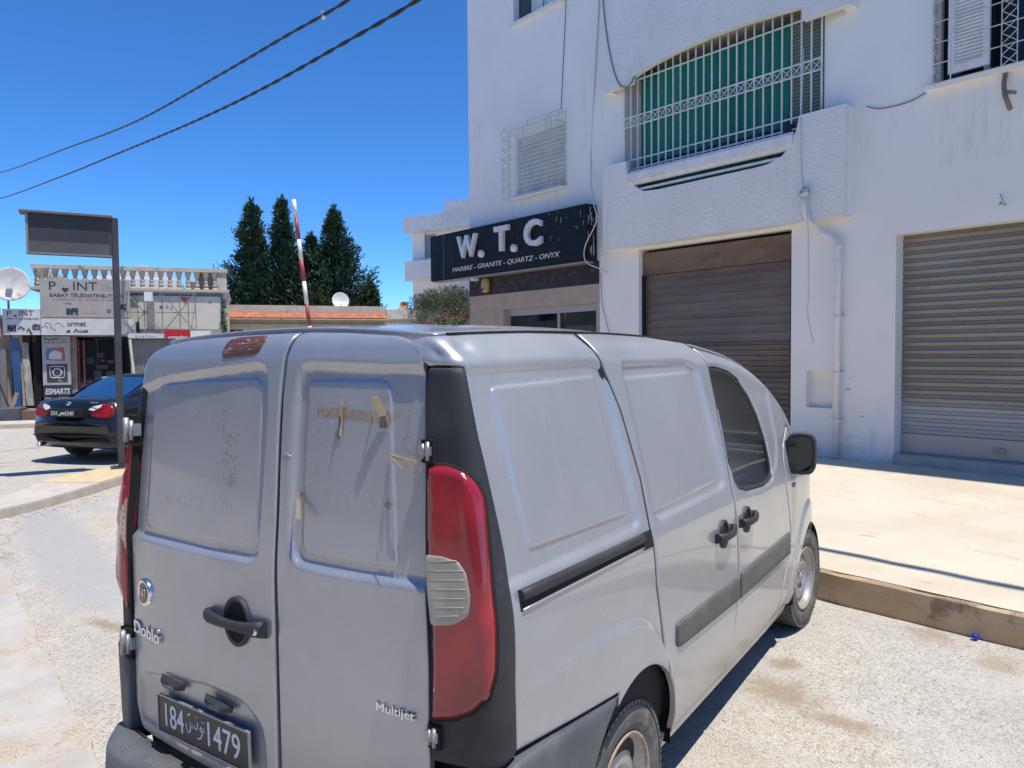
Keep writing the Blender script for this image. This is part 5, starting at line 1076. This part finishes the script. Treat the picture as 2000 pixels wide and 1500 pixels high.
# white houses glimpsed behind the balusters
h = thing('house', 'pale house with a pitched gable glimpsed between the balusters', 'house', SF, (-.2, 14, 0)); MB().box(-2.3, 1.2, 12, 16, 0, 5.1).build('wall', WHITE, h); MB().prism([(-2.3, 5.1), (1.2, 5.1), (-.2, 5.75)], (0, 15.99, 0), (1, 0, 0), (0, 0, 1), 3.9).build('gable', WHITE, h)
h = thing('house', 'cream house standing behind the right half of the balustrade', 'house', SF, (2.8, 14, 0)); MB().box(1.5, 2.3, 12, 16, 0, 5.0).build('wall', CREAM, h); MB().box(1.45, 2.35, 11.9, 16, 5.002, 5.12).build('roof_edge', WHITE, h)
def board(name, label, x0, x1, z0, z1, y, m, d=.05, fr=SF):
    t_ = thing(name, label, 'sign', fr, ((x0+x1)/2, y, z0)); MB().box(x0, x1, y, y+d, z0, z1).build('panel', m, t_); return t_
FADED = mat('faded_board', (.40, .38, .35), .6, col2=(.35, .33, .30), sc=2.5, col3=(.28, .25, .22), sc3=9, lo3=.64, hi3=.74); WHITEB = mat('white_board', (.62, .62, .60), .6, col2=(.54, .54, .53), sc=3, col3=(.33, .31, .28), sc3=8, lo3=.64, hi3=.70)
INK = mat('dark_ink', (.045, .045, .05), .6); PALEINK = mat('faded_ink', (.30, .30, .29), .6); REDINK = mat('red_ink', (.42, .13, .12), .6); PHOTO = mat('printed_picture', (.03, .035, .05), .4, col2=(.30, .31, .33), sc=9, lo=.5, hi=.6); PINKP = mat('faded_pink', (.40, .30, .28), .6, col2=(.44, .36, .34), sc=9)
def txt(par, s, x, z, w, h, y, m=INK, name='lettering', **k): return MB().text(s, (x, y, z), (1, 0, 0), (0, 0, 1), w, h, .004, **k).build(name, m, par)
def pic(par, x0, x1, z0, z1, y, m=PHOTO, name='picture'): return MB().box(x0, x1, y-.005, y, z0, z1).build(name, m, par)
def heart(par, x, z, s, y): return MB().prism([(x+s*a, z+s*b) for a, b in ((0, -.5), (.55, .1), (.55, .38), (.3, .5), (.0, .3), (-.3, .5), (-.55, .38), (-.55, .1))], (0, y, 0), (1, 0, 0), (0, 0, 1), .004).build('heart_mark', INK, par)
yb_ = -.32
t_ = board('shop_sign', 'large faded grey shop signboard with dark lettering under the balustrade', -1.46, .80, 2.845, 3.905, yb_, FADED)
txt(t_, 'P', -1.23, 3.60, .17, .235, yb_); heart(t_, -.83, 3.60, .15, yb_); txt(t_, 'INT', -.63, 3.60, .60, .235, yb_); txt(t_, 'tek', .06, 3.60, .44, .24, yb_, PALEINK)
txt(t_, 'BABAY TÉLÉDISTRIBUTION', -1.22, 3.405, 1.85, .125, yb_, bold=.012); txt(t_, '513 203 010 - 98 152 300 - 21 350 300', -1.15, 3.315, 1.72, .045, yb_, REDINK)
pic(t_, -.82, -.52, 2.90, 3.10, yb_); pic(t_, .44, .70, 3.02, 3.22, yb_); pic(t_, -.40, -.05, 2.95, 3.2, yb_, PINKP); MB().lathe([(.03, 0), (.055, 0), (.055, .004), (.03, .004)], (.25, yb_, 3.03), (0, -1, 0), 14).build('ring_mark', INK, t_); txt(t_, 'mio', -.86, 3.20, .16, .05, yb_, INK, shear=.3)
t_ = board('shop_sign', 'long white shop fascia sign with two short black words over the dark window', -1.45, .90, 2.335, 2.80, -.36, WHITEB)
txt(t_, 'urmet', -.80, 2.58, .47, .13, -.36, bold=.015); txt(t_, 'a hua', -.84, 2.40, .55, .115, -.36, bold=.02, shear=.3)
for i in range(4): MB().tube([(-1.38+.13*i+.1*math.cos(a+i), -.363, 2.52+(.1*(i % 2))+.07*math.sin(a*1.3)) for a in np.linspace(0, 2.5+i*.3, 8)], .006, 4).build('scribble', PALEINK, t_)
t_ = board('shop_sign', 'small torn white signboard with pictures, under the rusty satellite dish', -2.38, -1.47, 2.34, 3.06, -.30, WHITEB)
txt(t_, 'P', -2.27, 2.86, .10, .15, -.30); heart(t_, -2.07, 2.86, .07, -.30); txt(t_, 'INT', -1.98, 2.87, .35, .15, -.30); txt(t_, 'BABAY TÉLÉDISTRIBUTION', -2.27, 2.765, .76, .06, -.30); pic(t_, -2.27, -2.06, 2.43, 2.62, -.30); pic(t_, -1.67, -1.49, 2.48, 2.65, -.30); MB().tube([(-2.02, -.303, 2.50), (-1.96, -.303, 2.58), (-1.86, -.303, 2.50)], .018, 5).tube([(-1.80, -.303, 2.46), (-1.75, -.303, 2.52), (-1.69, -.303, 2.36)], .02, 5).build('figure_mark', INK, t_)
t_ = board('shop_sign', 'faded pink and purple signboard at the left edge of the picture', -3.3, -2.42, 2.28, 3.10, -.34, mat('faded_purple', (.30, .16, .19), .7, col2=(.40, .28, .30), sc=4))
t_ = board('banner', 'tall pale banner with a red-blue screen above a dark picture, beside the shop window', -1.50, -.80, .925, 2.305, -.10, mat('pale_banner', (.44, .43, .41), .6, col2=(.38, .37, .355), sc=2), .02)
txt(t_, 'P', -1.44, 2.18, .07, .085, -.10, bold=.02); heart(t_, -1.335, 2.20, .06, -.10); txt(t_, 'INT', -1.28, 2.18, .20, .085, -.10, bold=.02); txt(t_, 'tek', -1.05, 2.18, .18, .085, -.10, mat('teal_ink', (.12, .22, .20), .6)); txt(t_, 'BABAY TÉLÉDISTRIBUTION', -1.44, 2.11, .58, .035, -.10)
SCRN = rpoly([(-1.42, 1.64), (-.93, 1.60), (-.95, 2.0), (-1.38, 1.97)], .05)
MB().prism([tuple(p) for p in SCRN], (0, -.10, 0), (1, 0, 0), (0, 0, 1), .004).build('screen_picture', mat('screen_red', (.40, .08, .07), .5, col2=(.33, .16, .14), sc=4), t_)
MB().prism([(-1.42, 1.65), (-1.30, 1.64), (-1.22, 1.95), (-1.37, 1.955), (-1.40, 1.9)], (0, -.104, 0), (1, 0, 0), (0, 0, 1), .003).build('screen_edge', mat('screen_blue', (.08, .20, .38), .5), t_)
MB().prism([tuple(p) for p in rpoly([(-1.34, 1.66), (-1.02, 1.65), (-1.0, 1.84), (-1.20, 1.92), (-1.32, 1.82)], .05)], (0, -.107, 0), (1, 0, 0), (0, 0, 1), .003).build('screen_centre', WHITEB, t_)
pic(t_, -1.40, -.885, 1.0, 1.52, -.10, mat('dark_picture', (.06, .05, .065), .5)); tv = rpoly([(-1.31, 1.13), (-.97, 1.12), (-.95, 1.45), (-1.33, 1.46)], .06).tolist()
MB().tube([(a, -.107, b) for a, b in tv+tv[:2]], .012, 5).lathe([(.09, 0), (.13, 0), (.13, .004), (.09, .004)], (-1.14, -.105, 1.28), (0, -1, 0), 20).build('outline_mark', WHITEB, t_); txt(t_, 'Plu', -1.12, 1.02, .10, .05, -.105, WHITEB)
t_ = board('shop_sign', 'dark blue board with worn white lettering under the tall banner', -1.50, -.78, .60, .915, -.12, mat('dark_blue_board', (.02, .035, .06), .5)); txt(t_, 'ESMARTS', -1.45, .66, .62, .17, -.12, WHITEB, bold=.03, shear=.2)
MB().box(-1.45, -1.30, -.2, 0, .3, .58).top('crate', mat('grey_crate', (.2, .2, .21), .7), 'small grey crate on the ground below the dark blue board', 'crate', SF)
MB().box(-1.29, -1.13, -.2, 0, .3, .58).top('crate', mat('navy_crate', (.035, .035, .12), .6), 'navy blue crate beside the orange crate behind the black car', 'crate', SF)
MB().box(-1.12, -.82, -.2, 0, .3, .58).top('crate', mat('orange_crate', (.40, .13, .04), .6), 'orange crate on the ground behind the boot of the black car', 'crate', SF)
# goods in the shop window
for i, (x, z, w, h_, col, nm) in enumerate(((-.43, 1.52, .16, .18, (.10, .32, .28), 'turquoise goods box on the upper left of the shop window display'), (-.16, 1.68, .16, .15, (.42, .16, .18), 'pink goods box topmost in the shop window display'), (-.08, 1.56, .09, .08, (.50, .46, .38), 'small cream goods box below the pink one in the shop window'), (.10, 1.52, .16, .10, (.46, .34, .38), 'pale pink goods box in the right half of the shop window'), (-.20, 1.36, .30, .12, (.22, .30, .34), 'wide blue-grey goods box on the middle shelf of the shop window'), (-.27, 1.14, .19, .16, (.28, .38, .50), 'light blue goods box on the lower shelf of the shop window'), (-.25, .96, .20, .17, (.55, .55, .53), 'white goods box low in the middle of the shop window'), (.06, 1.10, .20, .18, (.42, .42, .50), 'lilac goods box low in the right half of the shop window'), (-.50, .95, .17, .12, (.10, .25, .36), 'blue goods box in the lower left corner of the shop window'), (.12, .95, .18, .13, (.34, .32, .40), 'grey goods box at the bottom right of the shop window'))):
    MB().box(x, x+w, .18+.02*(i % 3), .30, z, z+h_).box(x+w*.3, x+w*.7, .175, .179+.02*(i % 3), z+h_*.3, z+h_*.6).top('goods_box', mat('box_%d' % i, col, .6), nm, 'box', SF, group='goods in the shop window')
# planks, door and beams leaning at the left
t_ = thing('leaning_door', 'blue metal door leaning beside the open shop front', 'door', SF, (-2.14, -.1, .3)); MB().obox((-2.12, -.12, 1.28), (.10, 0, 0), (0, .03, 0), (.03, .06, -.98)).build('door_leaf', mat('blue_door', (.035, .12, .28), .5, col2=(.025, .085, .20), sc=5), t_)
MB().obox((-1.86, -.16, 1.25), (.085, 0, 0), (0, .02, 0), (-.075, .10, .88)).top('plank', mat('white_plank', (.42, .40, .37), .8, col2=(.20, .18, .16), sc=3, stretch=(6, 6, .4)), 'weathered white plank leaning in the dark shop doorway', 'plank', SF)
MB().obox((-1.98, -.13, 1.2), (.03, 0, 0), (0, .02, 0), (-.04, .10, .85)).top('plank', RUST, 'narrow brown plank between the blue door and the white plank', 'plank', SF)
MB().obox((-2.42, -.2, 1.15), (.07, 0, 0), (0, .05, 0), (0, .05, .80)).top('beam', mat('grey_beam', (.17, .16, .17), .8), 'grey upright beam against the wall left of the blue door', 'beam', SF)
MB().bar((-2.55, -.5, 1.3), (-2.28, -.4, .35), .05).top('beam', INK, 'dark bar leaning across the wall at the left edge', 'beam', SF)
MB().bar((-2.05, -.5, .75), (-2.16, -.6, .3), .07).top('plank', RUST, 'short brown board end leaning at the foot of the blue door', 'plank', SF)
MB().box(-4.5, -2.28, .0, 4, 0, 2.9).top('annex_wall', mat('brick_annex', (.36, .29, .22), .9, col2=(.30, .23, .17), sc=3, bm=.2, bs=12), 'beige brick annex wall at the far left edge', 'wall', SF)
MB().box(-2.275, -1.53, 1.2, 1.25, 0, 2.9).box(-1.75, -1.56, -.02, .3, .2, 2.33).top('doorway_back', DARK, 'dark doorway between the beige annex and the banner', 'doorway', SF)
o = MB().box(-5, 3.6, -1.3, 3.9, -.05, .26).build('shop_pavement', CONC, None, SF, (0, -1.3, 0), bevel=.02); o['kind'] = 'structure'
MB().box(-4.6, -1.62, -2.1, -1.35, -.05, .40).top('ledge', mat('blue_grey_ledge', (.10, .105, .13), .8, col2=(.075, .08, .10), sc=3), 'blue-grey concrete ledge left of the black car', 'ledge', SF)
MB().box(-1.60, -.9, -2.0, -1.35, -.05, .33).top('ledge', mat('brick_ledge', (.24, .11, .075), .9, col2=(.15, .12, .11), sc=4), 'reddish brick ledge end behind the black car', 'ledge', SF)
o = MB().box(-6, 3, -3.4, -2.2, -.05, .10).build('far_kerb', ISLE, None, SF, (0, -3, 0), bevel=.02); o['kind'] = 'structure'
MB().lathe([(.001, -.02), (.28, 0), (.33, .10), (.25, .2), (.1, .26), (.001, .27)], (-3.0, -2.75, .1), (0, .1, 1), 9, smooth=False).top('rock', mat('grey_rock', (.24, .25, .26), .9, col2=(.12, .12, .12), sc=5), 'grey rock lying by the kerb at the left edge', 'rock', SF)
# rusty dish on the left, with its mount
DSH = SF
t_ = thing('satellite_dish', 'large white satellite dish with rust stains at the left edge', 'satellite dish', DSH, (-2.3, 0, 2.9))
m = MB(); A = Vector((.12, -1, .20)).normalized(); m.lathe([(.001, -.0), (.16, .010), (.32, .042), (.44, .085), (.468, .087), (.475, .072), (.45, .06), (.32, .015), (.16, -.016), (.001, -.026)], (-2.14, -.35, 3.72), A, 36); m.build('dish', mat('rusty_dish', (.62, .60, .56), .5, col2=(.54, .52, .48), sc=4, col3=(.42, .20, .06), sc3=4.2, lo3=.55, hi3=.68), t_)
MB().box(-2.20, -2.07, -.55, -.42, 3.60, 3.86).build('receiver', WHITE, t_); MB().bar((-2.14, -.40, 3.42), (-2.05, -.55, 3.30), .025).bar((-2.2, -.40, 3.30), (-2.33, .1, 3.05), .035).build('arm', RUST, t_); MB().tube([(-2.33, .12, 2.9), (-2.33, .12, 3.75), (-2.2, -.33, 3.72)], .028, 8).build('mast', POSTM, t_)
# steel sign frame, wall board and boxes on the right half of the shop
SCF = mat('scaffold_steel', (.23, .22, .22), .55, .5, col2=(.33, .30, .27), sc=8)
t_ = thing('sign_frame', 'empty steel lattice sign frame with two crossed braces in front of the cream wall', 'frame', SF, (1.6, -.5, 2.3)); m = MB()
for x in (.74, 1.19, 1.66, 2.13, 2.36, 2.56): m.bar((x, -.5, 2.37), (x, -.5, 3.575), .024)
for z in (2.385, 2.985, 3.56): m.bar((.72, -.52, z), (2.57, -.52, z), .024)
for x0, x1 in ((.74, 1.66), (1.66, 2.56)): m.bar((x0, -.54, 2.39), (x1, -.54, 3.56), .026); m.bar((x0, -.56, 3.56), (x1, -.56, 2.39), .026)
m.build('lattice', SCF, t_)
for x in (.74, 2.56): MB().bar((x, -.5, 3.56), (x, 0, 3.45), .022).bar((x, -.5, 2.40), (x, 0, 2.40), .022).build('strut', SCF, t_)
MB().box(1.21, 1.43, -.66, -.58, 3.30, 3.565).top('floodlight', WHITE, 'small white box light hanging on top of the steel lattice frame', 'lamp', SF)
t_ = board('wall_board', 'large faded painted board with a blue edge on the cream wall behind the lattice frame', .98, 3.30, 2.52, 3.56, -.04, mat('painted_board', (.62, .585, .50), .8, col2=(.56, .52, .45), sc=2, col3=(.48, .30, .18), sc3=4.5, lo3=.62, hi3=.72), .035)
EDGE = mat('blue_edge', (.05, .13, .19), .7, col2=(.10, .18, .22), sc=8); MB().box(.76, 3.30, -.06, -.041, 3.50, 3.57).box(3.24, 3.30, -.06, -.041, 2.55, 3.499).build('edge', EDGE, t_)
MB().box(1.20, 1.41, -.055, -.041, 2.56, 3.32).build('patch', mat('grey_patch', (.26, .24, .23), .8), t_)
for x, z, w, m_ in ((1.55, 3.12, .10, EDGE), (1.72, 3.13, .07, PALEINK), (1.84, 3.10, .06, PALEINK), (2.9, 3.28, .08, PALEINK)): MB().box(x, x+w, -.0445, -.041, z, z+.09).build('faded_letter', m_, t_)
MB().prism([(2.1, 3.48), (2.45, 3.46), (2.25, 3.28)], (0, -.042, 0), (1, 0, 0), (0, 0, 1), .004).build('faded_mark', REDINK, t_)
t_ = board('shop_sign', 'red fascia sign with cut-off white letters, above the van roof', 1.72, 2.39, 2.24, 2.475, -.62, mat('red_board', (.48, .012, .015), .5), .12); txt(t_, 'comdat', 1.80, 2.225, .52, .09, -.62, WHITEB, bold=.03)
t_ = board('shop_sign', 'low white fascia board with worn dark marks left of the red sign', .76, 1.70, 2.24, 2.37, -.60, WHITEB, .1); m = MB(); [m.box(.95+.09*i, .95+.09*i+.05, -.604, -.60, 2.26+.012*(i % 2), 2.33-.01*(i % 3)) for i in range(6)]; m.build('worn_marks', PALEINK, t_)
MB().box(2.41, 2.95, -.62, -.3, 2.26, 2.45).top('white_box', WHITE, 'plain white box right of the red fascia sign', 'box', SF)
MB().box(.915, 1.0, -.04, .0, 2.36, 2.74).top('wall_vent', DARK, 'black square opening in the cream wall beside the white fascia sign', 'opening', SF)
cr = MB(); xs = np.linspace(.80, 1.96, 60); cr.loft([[(x, -.40+.012*math.sin(x*90), z) for z in (.25, 2.2)]+[(x, -.37, z) for z in (2.2, .25)] for x in xs], smooth=False)
t_ = thing('metal_hut', 'grey corrugated metal hut front below the lattice sign frame', 'hut', SF, (1.4, -.3, .2)); cr.build('sheet', mat('corrugated_sheet', (.30, .29, .28), .6, .3, col2=(.24, .23, .22), sc=3), t_); MB().box(.78, 1.98, -.47, -.30, 2.203, 2.235).build('capping', INK, t_)
MB().bar((.80, -.62, 2.2), (.98, -.9, .3), .06).top('prop', CREAM, 'pale wooden prop leaning against the grey metal hut', 'prop', SF)
MB().box(2.0, 3.5, -.35, -.05, .2, 2.2).top('low_wall', WHITE, 'white wall between the grey metal hut and the low building', 'wall', SF)
MB().tube([(2.95, 3.5, 3.7), (2.95, 3.5, 4.9)], .018, 6).top('antenna_pole', POSTM, 'thin antenna pole rising behind the balustrade', 'pole', SF)
iv = MB()
for i in range(260):
    z = 2.4+random.random()**1.5*1.0; x = 3.33+random.gauss(0, .05); y = -.05-abs(random.gauss(0, .05)); s = random.uniform(.02, .05); d = Vector((random.gauss(0, 1), random.gauss(0, 1), random.gauss(0, 1))).normalized(); e = d.orthogonal().normalized()
    iv.add([Vector((x, y, z))-d*s, Vector((x, y, z))+e*s*.5, Vector((x, y, z))+d*s, Vector((x, y, z))-e*s*.5], [(0, 1, 2, 3)])
iv.top('creeper', mat('creeper_leaf', (.05, .08, .025), .8), 'green creeper on the right corner of the cream shop', 'plant', SF, fix=False)

# ------------------------------------------------------------------ low building with the tiled canopy
LB = thing('low_building', 'long low cream building with a red tiled canopy, seen over the van roof', 'building', LF, (1.5, 2, 0))
MB().box(-2.75, 5.12, 0, 6, 0, 3.0).box(-2.75, 2.85, .02, 6, 3.003, 3.47).build('wall', CREAM, LB)
MB().box(2.853, 5.12, -.04, .2, 3.003, 3.36).build('parapet', CREAM2, LB)
m = MB(); n = 62; pitch = (2.82+2.72)/n; prof = []
for i in range(n+1):
    for k in range(6):
        if i == n and k: break
        x = -2.72+(i+k/6)*pitch; prof.append((x, .028*abs(math.sin(math.pi*k/6))))
m.loft([[(x, -.44, 3.0+h) for x, h in prof], [(x, -.22, 3.095+h) for x, h in prof], [(x, 0, 3.20+h) for x, h in prof]], closed=False, caps=False); m.v += []
m.build('tile_canopy', mat('red_tiles', (.36, .10, .05), .85, col2=(.46, .17, .09), sc=5, col3=(.56, .40, .30), sc3=9, lo3=.6, hi3=.7), LB, fix=False)
MB().box(-2.74, 2.83, -.47, 0, 2.955, 2.985).build('canopy_slab', CREAM, LB)
MB().box(-2.62, 2.78, -.10, 0, 2.62, 2.80).build('fascia', CREAM, LB)
MB().box(-2.64, -2.12, -.03, .02, 1.6, 2.60).build('window', INK, LB); MB().box(-2.40, -2.37, -.05, -.031, 1.6, 2.6).box(-2.12, -2.04, -.06, 0, 1.6, 2.64).build('window_frame', WHITE, LB)
for lab, x, y, r, mm, z in (('plain white satellite dish on the parapet of the low building', 1.22, .3, .31, WHITE, 3.66), ('small orange rusty satellite dish on the parapet beside the olive tree', 3.55, .3, .17, mat('orange_rust', (.42, .16, .06), .7, col2=(.55, .35, .18), sc=14), 3.50)):
    t_ = thing('satellite_dish', lab, 'satellite dish', LF, (x, y, 3.3)); MB().lathe([(.001, 0), (r*.5, .02), (r*.95, .08), (r, .085), (r*.98, .06), (r*.5, 0), (.001, -.02)], (x, y, z), (.1, -1, .25), 28).build('dish', mm, t_); MB().bar((x, y+.05, 3.3), (x, y+.05, z), .04).bar((x, y, z-.1), (x+.05, y-.2, z-.12), .02).build('mount', POSTM, t_)
# ------------------------------------------------------------------ barrier with its raised red and white arm
BF = Fr((-10.07, 9.10, 0), R(50)); t_ = thing('barrier', 'raised red and white barrier arm standing up behind the van', 'barrier', BF, (0, 0, 0))
MB().box(-.17, .17, -.13, .13, 0, 1.0).build('cabinet', mat('barrier_cabinet', (.45, .33, .06), .5), t_, bevel=.02)
REDW = mat('barrier_red', (.34, .05, .045), .5, col2=(.28, .06, .05), sc=12); a, b = Vector((.07, -.06, .85)), Vector((-.335, -.06, 4.83))
fr_ = [0, .12, .23, .355, .475, .593, .705, .815, .915, 1.0]; fr_ = [0, .10, .20, .31, .42, .528, .62, .718, .802, .918, 1.0]
cutz = [.85, 1.5, 2.27, 2.45, 2.80, 3.25, 3.65, 4.05, 4.47, 4.83]; cols = ['r', 'w', 'w', 'r', 'r', 'w', 'r', 'w', 'w']
cutz = [.85, 1.45, 1.95, 2.45, 2.80, 3.235, 3.66, 4.03, 4.47, 4.83]; cols = ['w', 'r', 'w', 'r', 'r', 'w', 'r', 'r', 'w']
L = lambda z: a.lerp(b, (z-.85)/3.98)
segs = [(.85, 1.40, 'r'), (1.40, 1.85, 'w'), (1.85, 2.30, 'w'), (2.30, 2.75, 'r'), (2.75, 3.20, 'w'), (3.20, 3.64, 'r'), (3.64, 4.04, 'w'), (4.04, 4.48, 'r'), (4.48, 4.83, 'w')]
for z0, z1, c in segs: MB().tube([L(z0), L(z1)], .040, 12).build('arm_section', REDW if c == 'r' else WHITE, t_)
# ------------------------------------------------------------------ white block far down the street
t_ = thing('white_block', 'white two-storey block with stepped parapet beyond the black shop sign', 'building', WF, (-16, 25, 0))
MB().box(-19.3, -12.0, 22.7, 30, 0, 6.72).build('wall', PLASTER, t_); MB().box(-19.45, -12.0, 22.3, 30.2, 6.72, 7.36).build('parapet', WHITE, t_); MB().box(-17.25, -12.0, 22.29, 29, 7.362, 7.75).build('step_parapet', WHITE, t_)
MB().box(-19.4, -12, 22.32, 22.69, 4.75, 5.55).build('balcony', WHITE, t_); MB().box(-18.55, -18.05, 22.66, 22.698, 5.7, 6.60).build('window', mat('grey_window', (.22, .24, .26), .3), t_); MB().box(-18.64, -18.56, 22.62, 22.69, 5.6, 6.65).build('window_frame', WHITE, t_)
MB().box(-19.2, -12, 22.68, 22.699, 3.2, 4.1).build('blue_wall', mat('blue_grey_wall', (.40, .42, .50), .9, col2=(.48, .49, .55), sc=3), t_)
# ------------------------------------------------------------------ trees
def leafmat(name, a, b, c): return mat(name, a, .75, col2=b, sc=1.3, lo=.4, hi=.6, col3=c, sc3=7, lo3=.55, hi3=.68, spec=.25)
CYP = leafmat('cypress_leaf', (.026, .055, .030), (.05, .088, .038), (.105, .145, .055)); BARK = mat('bark', (.10, .075, .05), .95, col2=(.06, .045, .03), sc=9)
def leafquad(mb, p, d, w, L):
    e = d.cross(Vector((random.gauss(0, 1), random.gauss(0, 1), random.gauss(0, 1)))).normalized()
    mb.add([p-e*w*.4, p+d*L*.5-e*w, p+d*L, p+d*L*.5+e*w], [(0, 1, 2, 3)])
def cypress(label, x, y, H, r, seed, z0=.8, dens=1.):
    random.seed(seed); t_ = thing('cypress_tree', label, 'tree', WF, (x, y, 0), 'cypress trees behind the low building'); mb = MB()
    ph = [random.uniform(0, 6.28) for _ in range(4)]
    for i in range(int(430*dens)):     # upswept branches, each clothed with small sprays; some reach out past the rest
        u = random.random()**1.25; a = random.uniform(0, 6.283)
        env = r*(1-u)**.80*(.55+.45*min(1, u*6))
        k = .78+.16*math.sin(2*a+ph[0]+9*u)+.12*math.sin(3*a+ph[1]-14*u)+.10*math.sin(21*u+ph[2]+a)
        if random.random() < .16: k *= random.uniform(1.08, 1.24)
        Rr = env*k*random.uniform(.8, 1.1)+.05; z = z0+(H-z0)*u*.97
        out = Vector((math.cos(a), math.sin(a), 0)); ln = Vector((random.gauss(0, .12), random.gauss(0, .12), 0))
        root = Vector((x, y, z-Rr*.10)); tip = Vector((x, y, z))+(out+ln)*Rr+Vector((0, 0, Rr*random.uniform(.30, .75)+.08))
        m = int(14+44*Rr/max(r, 1))
        for j in range(m):
            s = random.random()**.6; w = (.05+.13*Rr*(1-s*.75)); p = root.lerp(tip, s)+Vector((0, 0, .12*Rr*s*s))+Vector((random.gauss(0, 1), random.gauss(0, 1), random.gauss(0, .8)))*w
            d = (out*random.uniform(.3, 1.1)+Vector((random.gauss(0, .4), random.gauss(0, .4), random.uniform(.2, 1.1)))).normalized()
            leafquad(mb, p, d, random.uniform(.025, .055), random.uniform(.13, .32))
    for j in range(90): q = random.random(); leafquad(mb, Vector((x+random.gauss(0, .05+.10*q), y+random.gauss(0, .05+.10*q), H+.1-q*1.2)), Vector((random.gauss(0, .4), random.gauss(0, .4), 1)).normalized(), .035, .28)
    mb.build('crown', CYP, t_, fix=False); MB().tube([(x, y, 0), (x, y, H*.5), (x, y, H*.95)], [.20, .13, .03], 8).build('trunk', BARK, t_)
cypress('tall dark cypress with a narrow top, leftmost of the cypresses', -31.46, 23.99, 9.7, 2.35, 11, dens=1.5)
cypress('tallest dark cypress, ragged and slim, just left of the barrier arm', -30.45, 25.15, 9.95, 2.0, 12, dens=1.4)
cypress('shorter dark cypress half hidden behind the barrier arm', -29.8, 26.5, 8.1, 2.3, 15, dens=1.2)
cypress('broad dark cypress right of the barrier arm, behind the white dish', -28.75, 27.2, 9.5, 3.05, 13, dens=2.0)
cypress('low bushy cypress at the right foot of the broad one', -28.0, 29.0, 5.6, 1.7, 17, dens=1.)
def blobtree(name, label, cat, x, y, clumps, m, n, w, L, trunk=True, droop=.2, seed=3, extra=None):
    random.seed(seed); t_ = thing(name, label, cat, WF, (x, y, 0)); mb = MB(); ex = MB()
    for cx, cy, cz, rx, rz in clumps:
        for i in range(int(n*rx*rz*4)):
            v = Vector((random.gauss(0, 1), random.gauss(0, 1), random.gauss(0, 1))).normalized(); s = random.random()**.42
            p = Vector((cx+v.x*rx*s, cy+v.y*rx*s, cz+v.z*rz*s)); d = (v+Vector((random.gauss(0, .6), random.gauss(0, .6), random.gauss(.3, .6)))).normalized()
            leafquad(ex if extra and v.z+random.gauss(0, .4) > .2 and random.random() < .6 else mb, p, d, w*random.uniform(.6, 1.2), L*random.uniform(.6, 1.3))
    mb.build('crown', m, t_, fix=False)
    if extra: ex.build('blossom', extra, t_, fix=False)
    if trunk:
        zc = min(c[2] for c in clumps); tr = MB().tube([(x, y, 0), (x+.05, y, zc*.5), (x, y, zc)], [.16, .12, .09], 8)
        for cx, cy, cz, rx, rz in clumps[:5]: tr.tube([(x, y, zc*.6), ((x+cx)/2, (y+cy)/2, (zc+cz)/2), (cx, cy, cz)], [.08, .05, .02], 6)
        tr.build('trunk', BARK, t_)
OLV = leafmat('olive_leaf', (.085, .115, .05), (.12, .15, .075), (.18, .21, .13))
ocx, ocy = -16.1, 20.9
blobtree('olive_tree', 'grey-green olive tree behind the low wall, below the black sign', 'tree', ocx, ocy, [(ocx+dx, ocy+dy, 2.9+dz, rr, rr*.75) for dx, dy, dz, rr in ((0, 0, .75, .8), (-.7, -.5, .6, .62), (.6, .5, .6, .75), (-.2, -.1, .3, .9), (1.0, .8, .3, .7), (-.95, -.75, .15, .55), (.3, .2, 1.0, .5), (-.45, -.3, .9, .45), (-1.25, -.95, .3, .3))], OLV, 1000, .015, .12)
bx_, by_ = -12.35, 16.6
blobtree('bougainvillea', 'bougainvillea bush with pink blossom against the stone-clad entrance', 'bush', bx_, by_, [(bx_-.5, by_-.3, 2.55, .36, .26), (bx_, by_, 2.72, .42, .40), (bx_+.45, by_+.3, 2.62, .42, .3), (bx_, by_, 1.7, .6, .7)], leafmat('bush_leaf', (.06, .11, .025), (.10, .16, .04), (.13, .19, .05)), 800, .025, .08, True, seed=5, extra=mat('pink_blossom', (.33, .07, .17), .7, col2=(.22, .06, .10), sc=4))
